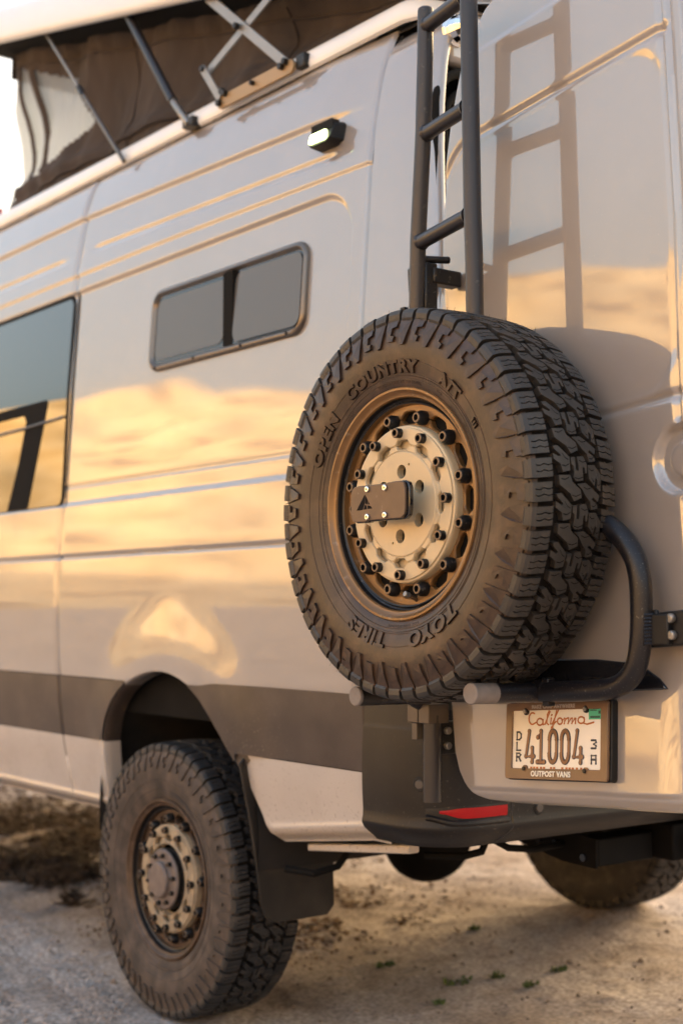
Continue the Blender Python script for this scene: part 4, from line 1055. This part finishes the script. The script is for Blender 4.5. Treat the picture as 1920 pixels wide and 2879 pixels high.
mat_hub = mat('dusty_hub_metal', (.17, .135, .12), rough=.6, metal=.2, noise=(40, .8, 1.15))

# spare wheel on the carrier
SPC = (-.190, -1.442, 1.399)
spare = tag(empty('spare_wheel', SPC), 'large spare wheel with knobbly tyre hung upright on the rear carrier', 'spare wheel')
ty = make_tyre(spare, rubber, tread_m, True, phase=R(3)); ty.scale = (1, .977, .977)
for s_, sz, rad, deg in (('OPEN', .034, .271, -57), ('COUNTRY', .034, .271, -9), ('A/T', .034, .271, 38), ('III', .017, .276, 60), ('TOYO', .044, .266, 155), ('TIRES', .040, .268, 199)):
    bent_text(s_, sz, rad, deg, sipe_m, ty, height=.0014, offset=.0022 if sz > .02 else .0009, spacing=1.12, xs=1.30 if sz < .04 else 1.12, nm='lettering_edge')
    bent_text(s_, sz, rad, deg, rubber, ty, height=.0046, offset=.0016 if sz > .02 else .0004, spacing=1.12, xs=1.30 if sz < .04 else 1.12)
for s_, deg, rad in (('LT275/70R17 121/118R 10 PR', -48, .2475), ('TUBELESS STEEL BELTED RADIAL', 2, .2475), ('M+S', 31, .2480), ('LOAD RANGE E', 62, .2475), ('DOT 173E0 1NDH2323', 176, .2475), ('UTQG UPATS', -95, .2475)):
    bent_text(s_, .0088 if s_ != 'M+S' else .012, rad, deg, rubber, ty, height=.0010, offset=.0001, spacing=1.1, nm='small_raised_lettering')
mb = MB()
for k in range(420):
    t = random.uniform(0, 2 * PI); q = random.random(); l = random.uniform(.004, .009)
    if q < .6: r = random.uniform(.375, .384); o_ = sw(r) + .004; p = Vector((-o_, -r * math.sin(t), r * math.cos(t))); d = Vector((-.8, -math.sin(t) * .6, math.cos(t) * .6))
    else: x = random.choice((-.118, -.09, -.05, .05, .09, .118)) + random.uniform(-.004, .004); p = Vector(tp(x, t, crown(x) - .0004)); d = Vector((random.uniform(-.3, .3), -math.sin(t), math.cos(t)))
    mb.tube([p, p + d.normalized() * l], [.0005, .0003], 3)
obj('vent_hairs', mb, rubber, ty, kind='stuff')
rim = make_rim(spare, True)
# lock cover plate
cz = Matrix.Translation((-.143, -.013, .002))
PLT = [(-.104, -.024), (-.098, -.034), (-.090, -.0375), (-.042, -.0375), (-.038, -.0355), (.088, -.0355), (.100, -.029), (.103, -.016), (.103, .022), (.098, .033), (.088, .0365), (.040, .0365), (.036, .0345), (-.088, .0345), (-.099, .029), (-.104, .018)]
PLT = [((u + .104) * .83 - .104, z) for u, z in PLT]
yv = lambda u: -u            # seen from outside, right is -Y
cover = obj('lock_cover', MB().prism(PLT, lambda u, z: (0, yv(u), z), lambda u, z: (-.006, yv(u), z)), brown_plate, spare, cz, bevel=.0012)
obj('cover_edge', MB().prism([(p[0] * 1.035 + .003, p[1] * 1.05) for p in PLT], lambda u, z: (.012, yv(u), z), lambda u, z: (.001, yv(u), z)), gloss_black, cover, bevel=.002)
for u, z in ((-.048, .027), (.008, .0265), (-.048, -.0285), (.008, -.0275)):
    obj('cover_screw', MB().cyl((-.006, yv(u), z), (-.0105, yv(u), z), .0066, 16, .002), chrome, cover)
    obj('screw_socket', MB().cyl((-.0105, yv(u), z), (-.0108, yv(u), z), .0026, 6), gloss_black, cover)
LG = [[(-.087, -.014), (-.056, .017), (-.056, -.001), (-.064, -.0135), (-.073, -.014)], [(-.0545, .0165), (-.0545, -.001), (-.046, -.0035), (-.045, .005)],
      [(-.0555, -.004), (-.050, -.0055), (-.048, -.0125), (-.060, -.0135)], [(-.046, -.0055), (-.034, -.007), (-.028, -.0125), (-.045, -.0125)], [(-.044, .0035), (-.037, -.004), (-.043, -.003)]]
mb = MB()
for P in LG: mb.prism([((u + .104) * .86 - .099, z) for u, z in P], lambda u, z: (-.0060, yv(u), z), lambda u, z: (-.0064, yv(u), z))
obj('peak_emblem', mb, seal, cover)
obj('lock_hub', MB().cyl((.012, .012, -.010), (.058, .012, -.010), .022, 24, .002), gloss_black, spare, cz)

# road wheels
def road_wheel(loc, rot, joined, ph):
    w = empty('wheel', loc, van); w.rotation_euler = (0, 0, rot); w.scale = (1, .970, .970)
    make_tyre(w, dusty_tread if joined else dusty_rubber, dusty_tread, False, joined=joined, phase=ph)
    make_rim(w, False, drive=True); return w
WH = road_wheel((.121, 0, .408), 0, False, R(5)); WH['label'] = 'dusty rear wheel with bronze rim'
road_wheel((1.879, 0, .497), PI, True, R(1))

# ------------------------------------------------------------------ tyre carrier
car = tag(empty('tyre_carrier', (0, -1.25, .77)), 'black tube swing-out carrier holding up the spare wheel', 'tyre carrier')
CM = Matrix.Translation((0, 1.25, -.77))
def cobj(nm, mb, m, **k): return obj(nm, mb, m, car, CM, **k)
def smooth_path(P, n=6):
    P = [Vector(p) for p in P]; out = []
    for i in range(len(P) - 1):
        a, b_, c_, d = P[max(i - 1, 0)], P[i], P[i + 1], P[min(i + 2, len(P) - 1)]
        for k in range(n):
            t = k / n; out.append(.5 * ((2 * b_) + (c_ - a) * t + (2 * a - 5 * b_ + 4 * c_ - d) * t * t + (3 * b_ - a - 3 * c_ + d) * t ** 3))
    return out + [P[-1]]
cobj('hoop_tube', MB().tube(smooth_path([(-.085, -1.20, 1.006), (-.09, -1.40, 1.014), (-.095, -1.60, 1.024), (-.098, -1.78, 1.036), (-.10, -1.85, 1.048), (-.10, -1.888, 1.080), (-.10, -1.902, 1.13), (-.10, -1.905, 1.19), (-.10, -1.902, 1.245), (-.10, -1.883, 1.295), (-.10, -1.83, 1.343), (-.095, -1.70, 1.40), (-.06, -1.56, 1.43)]), .0205, 18), dirty_tube)
for y, z in ((-1.636, 1.029), (-1.282, 1.007)):
    cobj('support_peg', MB().tube([(-.268, y, z), (-.075, y, z - .004)], .0195, 20), dirty_tube)
    cobj('peg_sleeve', MB().tube([(-.269, y, z), (-.215, y, z - .001)], .0200, 20), cap_m if y < -1.5 else black_pl)  # grey reflection on one peg is painted in by the lighter sleeve material
    cobj('peg_cap', MB().cyl((-.276, y, z), (-.266, y, z), .0205, 24, .003), cap_m)
cobj('weld_collar', MB().tube([(-.095, -1.66, 1.030), (-.095, -1.625, 1.027)], .0225, 16), dirty_tube)
cobj('gusset', MB().box((-.105, -1.672, 1.0), (-.085, -1.655, 1.055)), dirty_tube, bevel=.002)
cobj('pivot_post', MB().tube([(-.027, -1.238, .765), (-.027, -1.238, .955)], .0195, 20), satin_tube)
cobj('pivot_block', MB().box((-.052, -1.257, .937), (.008, -1.222, .979)), steel_brown := mat('tan_lit_metal', (.10, .08, .065), rough=.45, metal=.2), bevel=.002)
cobj('pivot_block', MB().box((-.052, -1.219, .937), (.008, -1.184, .979)), steel_brown, bevel=.002)
cobj('latch_arm', MB().box((-.050, -1.214, .900), (-.03, -1.197, .936)), steel_brown, bevel=.001)
cobj('post_arm', MB().tube([(-.03, -1.22, .975), (-.06, -1.22, .99), (-.085, -1.22, 1.005)], .018, 12), dirty_tube)
cobj('hinge_bracket', MB().box((-.012, -1.250, .868), (.05, -1.235, .940)), blackmetal, bevel=.002)
for z in (.920, .887): cobj('bracket_bolt', MB().cyl((.004, -1.262, z), (.004, -1.250, z), .0085, 12, .002), steel)
cobj('mount_plate', MB().box((-.10, -1.50, 1.33), (-.085, -1.38, 1.47)), blackmetal, bevel=.003)
cobj('mount_stub', MB().cyl((-.20, -1.442, 1.399), (-.09, -1.442, 1.399), .045, 20), blackmetal)
for y in (-1.35, -1.53): cobj('upright', MB().tube([(-.06, y, 1.02), (-.06, y, 1.76)], .016, 12), dirty_tube)
cobj('latch_arm', MB().box((-.100, -1.965, 1.124), (-.086, -1.91, 1.180)), black_pl, bevel=.003)
mb = MB()
for k in range(9): mb.tube([(-.112, -1.920, 1.126 + k * .0064), (-.095, -1.928, 1.127 + k * .0064)], .0034, 6)
cobj('weld_bead', mb, dirty_tube)

# ------------------------------------------------------------------ rear ladder
lad = tag(empty('rear_ladder', (-.13, -1.40, 1.83)), 'dark tube ladder standing above the spare wheel on the open rear door', 'ladder')
LM = Matrix.Translation((.13, 1.40, -1.83))
def lobj(nm, mb, m, **k): return obj(nm, mb, m, lad, LM, **k)
lobj('rail', MB().tube([(-.150, -1.521, 1.775), (-.150, -1.519, 1.90), (-.150, -1.515, 2.0), (-.150, -1.511, 2.23), (-.150, -1.507, 2.45), (-.150, -1.506, 2.512)], .0185, 24), satin_tube)
lobj('rail', MB().tube([(-.112, -1.291, 1.775), (-.112, -1.293, 1.85), (-.114, -1.300, 1.99), (-.115, -1.320, 2.225), (-.116, -1.329, 2.40), (-.117, -1.332, 2.496)], .0178, 24), satin_tube)
lobj('rail_cap', MB().tube([(-.150, -1.506, 2.510), (-.150, -1.506, 2.516), (-.150, -1.506, 2.520), (-.150, -1.506, 2.522)], [.0185, .0177, .012, .004], 24), satin_tube)
lobj('rail_cap', MB().tube([(-.117, -1.332, 2.494), (-.117, -1.3323, 2.500), (-.117, -1.3325, 2.504), (-.117, -1.3326, 2.506)], [.0178, .0170, .012, .004], 24), satin_tube)
for (x0, y0_, z0), (x1, y1_, z1) in (((-.117, -1.329, 2.461), (-.150, -1.505, 2.463)), ((-.115, -1.322, 2.222), (-.150, -1.511, 2.226)), ((-.113, -1.299, 1.986), (-.150, -1.515, 1.998)), ((-.150, -1.503, 2.70), (-.118, -1.338, 2.70))):
    if z0 > 2.6: continue
    a = Vector((x0, y0_, z0)); b_ = Vector((x1, y1_, z1)); lobj('rung', MB().tube([a, b_], .0165, 20), satin_tube)
    d = (b_ - a).normalized()
    for c, s_ in ((a + d * .017, 1), (b_ - d * .017, -1)): lobj('weld_ring', MB().tube([c - d * .004 * s_, c + d * .001 * s_, c + d * .004 * s_], [.0195, .0185, .0166], 18), satin_tube)
lobj('bracket', MB().box((-.105, -1.315, 1.80), (-.070, -1.270, 1.945)), blackmetal, bevel=.004)
lobj('bracket', MB().box((-.085, -1.320, 1.90), (-.004, -1.285, 1.935)), blackmetal, bevel=.004)
lobj('bracket_knob', MB().cyl((-.10, -1.30, 1.953), (-.04, -1.318, 1.956), .008, 10, .001), blackmetal)
lobj('bracket', MB().box((-.112, -1.250, 1.80), (-.10, -1.235, 1.855)), blackmetal, bevel=.001)

# ------------------------------------------------------------------ litter on the ground
brush_m = mat('dry_dark_brush', (.035, .024, .018), rough=1, noise=(30, .5, 1.8))
weed_m = mat('weed_green', (.08, .11, .03), rough=.8, noise=(30, .7, 1.4))
stone_w = mat('white_stone', (.72, .70, .70), rough=.7)
stone_b = mat('brown_stone', (.20, .15, .115), rough=.9, noise=(20, .8, 1.2))
def gz(x, y): return ground_h(x, y)
def stone(x, y, r, m, label, nm='stone'):
    mb = MB(); seg = 10; prof_ = []
    v = []; f = []
    for i in range(7):
        a = PI * i / 6
        for k in range(seg):
            t = 2 * PI * k / seg; q = 1 + .22 * mnoise.noise(Vector((math.cos(t) * 1.3 + x * 9, math.sin(t) * 1.3, math.cos(a) * 1.3 + y * 7)))
            v.append((r * q * math.sin(a) * math.cos(t) * 1.2, r * q * math.sin(a) * math.sin(t) * .9, r * .6 * q * math.cos(a) + r * .3))
    f = [(i * seg + k, i * seg + (k + 1) % seg, (i + 1) * seg + (k + 1) % seg, (i + 1) * seg + k) for i in range(6) for k in range(seg)]
    mb.add(v, f); o = obj(nm, mb, m, None, Matrix.Translation((x, y, gz(x, y)))); tag(o, label, 'stone'); return o
stone(.245, .60, .017, stone_w, 'small white stone on the sand left of the rear wheel')
stone(.30, .78, .020, stone_b, 'small dark brown stone just behind the white stone by the wheel', 'stone')
def tuft(x, y, r, label, n=26, m=weed_m, h=.024):
    mb = MB()
    for k in range(n):
        a = random.uniform(0, 2 * PI); q = r * math.sqrt(random.random()); px_, py_ = q * math.cos(a), q * math.sin(a) * .6
        d = Vector((random.uniform(-1, 1), random.uniform(-1, 1), random.uniform(.3, 1.1))).normalized() * h * random.uniform(.5, 1.1); s_ = Vector((-d.y, d.x, 0)).normalized() * .006
        p = Vector((px_, py_, 0)); mb.add([p - s_, p + s_, p + d * .6 + s_ * .8, p + d, p + d * .6 - s_ * .8], [(0, 1, 2, 3, 4)])
    o = obj('weed_tuft', mb, m, None, Matrix.Translation((x, y, gz(x, y))), smooth=False, closed=False); tag(o, label, 'weed', 'low weeds in the sand behind the van'); return o
WEEDS = [(.905, -.27, .055, 'widest green weed tuft, low in the sand behind the van'), (.86, .02, .035, 'green weed tuft left of and behind the widest one'), (1.02, -.33, .028, 'small weed tuft just right of the widest one'),
         (1.20, -.42, .030, 'weed tuft furthest right in the row behind the van'), (1.03, -.47, .03, 'weed tuft in front of the row, nearest the bottom right'), (.73, -.39, .02, 'tiny weed tuft in front and left of the widest one'), (1.34, .12, .022, 'lone weed tuft furthest back towards the axle')]
for x, y, r, l in WEEDS: tuft(x, y, r, l)
CL = [(.60, 2.0, .05, .09), (.66, 1.96, .05, .05), (.74, 1.98, .05, .05), (.82, 1.88, .03, .10), (.92, 1.95, .05, .13), (.98, 1.86, .05, .10), (.60, 2.32, .05, .04), (.78, 2.35, .08, .05), (.50, 1.55, .02, .02)]
def brush():
    mb = MB()
    for k in range(1500):
        c = CL[k % len(CL)]; x = c[0] + c[2] * random.gauss(0, 1); y = c[1] + c[3] * random.gauss(0, 1); z = gz(x, y)
        d = Vector((random.gauss(0, 1), random.gauss(0, 1), abs(random.gauss(0, .8)))).normalized() * random.uniform(.02, .06); s_ = Vector((-d.y, d.x, .3)).normalized() * random.uniform(.002, .008)
        p = Vector((x, y, z + random.uniform(0, .035))); mb.add([p - s_, p + s_, p + d + s_ * .4, p + d - s_ * .4], [(0, 1, 2, 3)])
    return mb
o = obj('dead_brush', brush(), brush_m, None, smooth=False, closed=False); tag(o, 'dark clump of dead brush on the sand beyond the rear wheel', 'brush'); o['kind'] = 'stuff'
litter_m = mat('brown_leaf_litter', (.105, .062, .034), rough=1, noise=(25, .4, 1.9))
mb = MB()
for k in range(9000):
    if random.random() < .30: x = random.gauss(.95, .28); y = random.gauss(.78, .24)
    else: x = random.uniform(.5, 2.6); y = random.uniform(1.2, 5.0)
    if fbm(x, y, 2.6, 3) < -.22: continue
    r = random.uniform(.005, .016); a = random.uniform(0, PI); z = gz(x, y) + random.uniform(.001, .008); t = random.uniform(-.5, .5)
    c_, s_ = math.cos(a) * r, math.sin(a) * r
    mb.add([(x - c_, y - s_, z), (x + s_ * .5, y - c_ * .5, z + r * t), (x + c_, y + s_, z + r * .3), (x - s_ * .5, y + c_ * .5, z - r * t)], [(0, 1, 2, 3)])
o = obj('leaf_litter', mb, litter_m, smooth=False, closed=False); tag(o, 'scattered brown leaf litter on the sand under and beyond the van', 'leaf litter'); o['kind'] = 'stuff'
bed_m = mat('shade_dark_leaves', (.060, .038, .024), rough=1, noise=(18, .4, 1.8))  # leaf debris, with the shade under the van put into its dark brown
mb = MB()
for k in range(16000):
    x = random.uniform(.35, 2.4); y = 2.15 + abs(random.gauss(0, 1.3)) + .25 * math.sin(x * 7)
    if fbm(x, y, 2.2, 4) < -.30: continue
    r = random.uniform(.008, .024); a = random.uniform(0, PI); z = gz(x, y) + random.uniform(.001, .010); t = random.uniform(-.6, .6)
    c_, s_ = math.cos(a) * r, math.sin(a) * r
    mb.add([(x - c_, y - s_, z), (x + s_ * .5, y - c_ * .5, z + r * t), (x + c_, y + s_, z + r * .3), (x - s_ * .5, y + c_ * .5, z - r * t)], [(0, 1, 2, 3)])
o = obj('shade_leaves', mb, bed_m, smooth=False, closed=False); tag(o, 'bed of dead leaves under the side of the van, coloured dark for the shade there', 'dead leaves'); o['kind'] = 'stuff'
pebm = MB()
for k in range(1500):
    x = random.uniform(-.7, 3.0); y = random.uniform(-1.0, 4.5); r = random.uniform(.002, .008) * (1 if random.random() < .93 else 1.8); z = gz(x, y)
    q = [Vector((random.gauss(0, 1), random.gauss(0, 1), random.gauss(0, .6))).normalized() * r for _ in range(6)]
    pebm.add([(x + r, y, z), (x - r * .8, y + r * .3, z), (x, y + r * .9, z + r * .2), (x + r * .2, y - r, z), (x, y, z + r * .9), (x, y, z - r)], [(0, 2, 4), (2, 1, 4), (1, 3, 4), (3, 0, 4), (2, 0, 5), (1, 2, 5), (3, 1, 5), (0, 3, 5)])
obj('gravel', pebm, stone_b, smooth=False, kind='stuff')['label'] = 'loose gravel scattered over the sand'
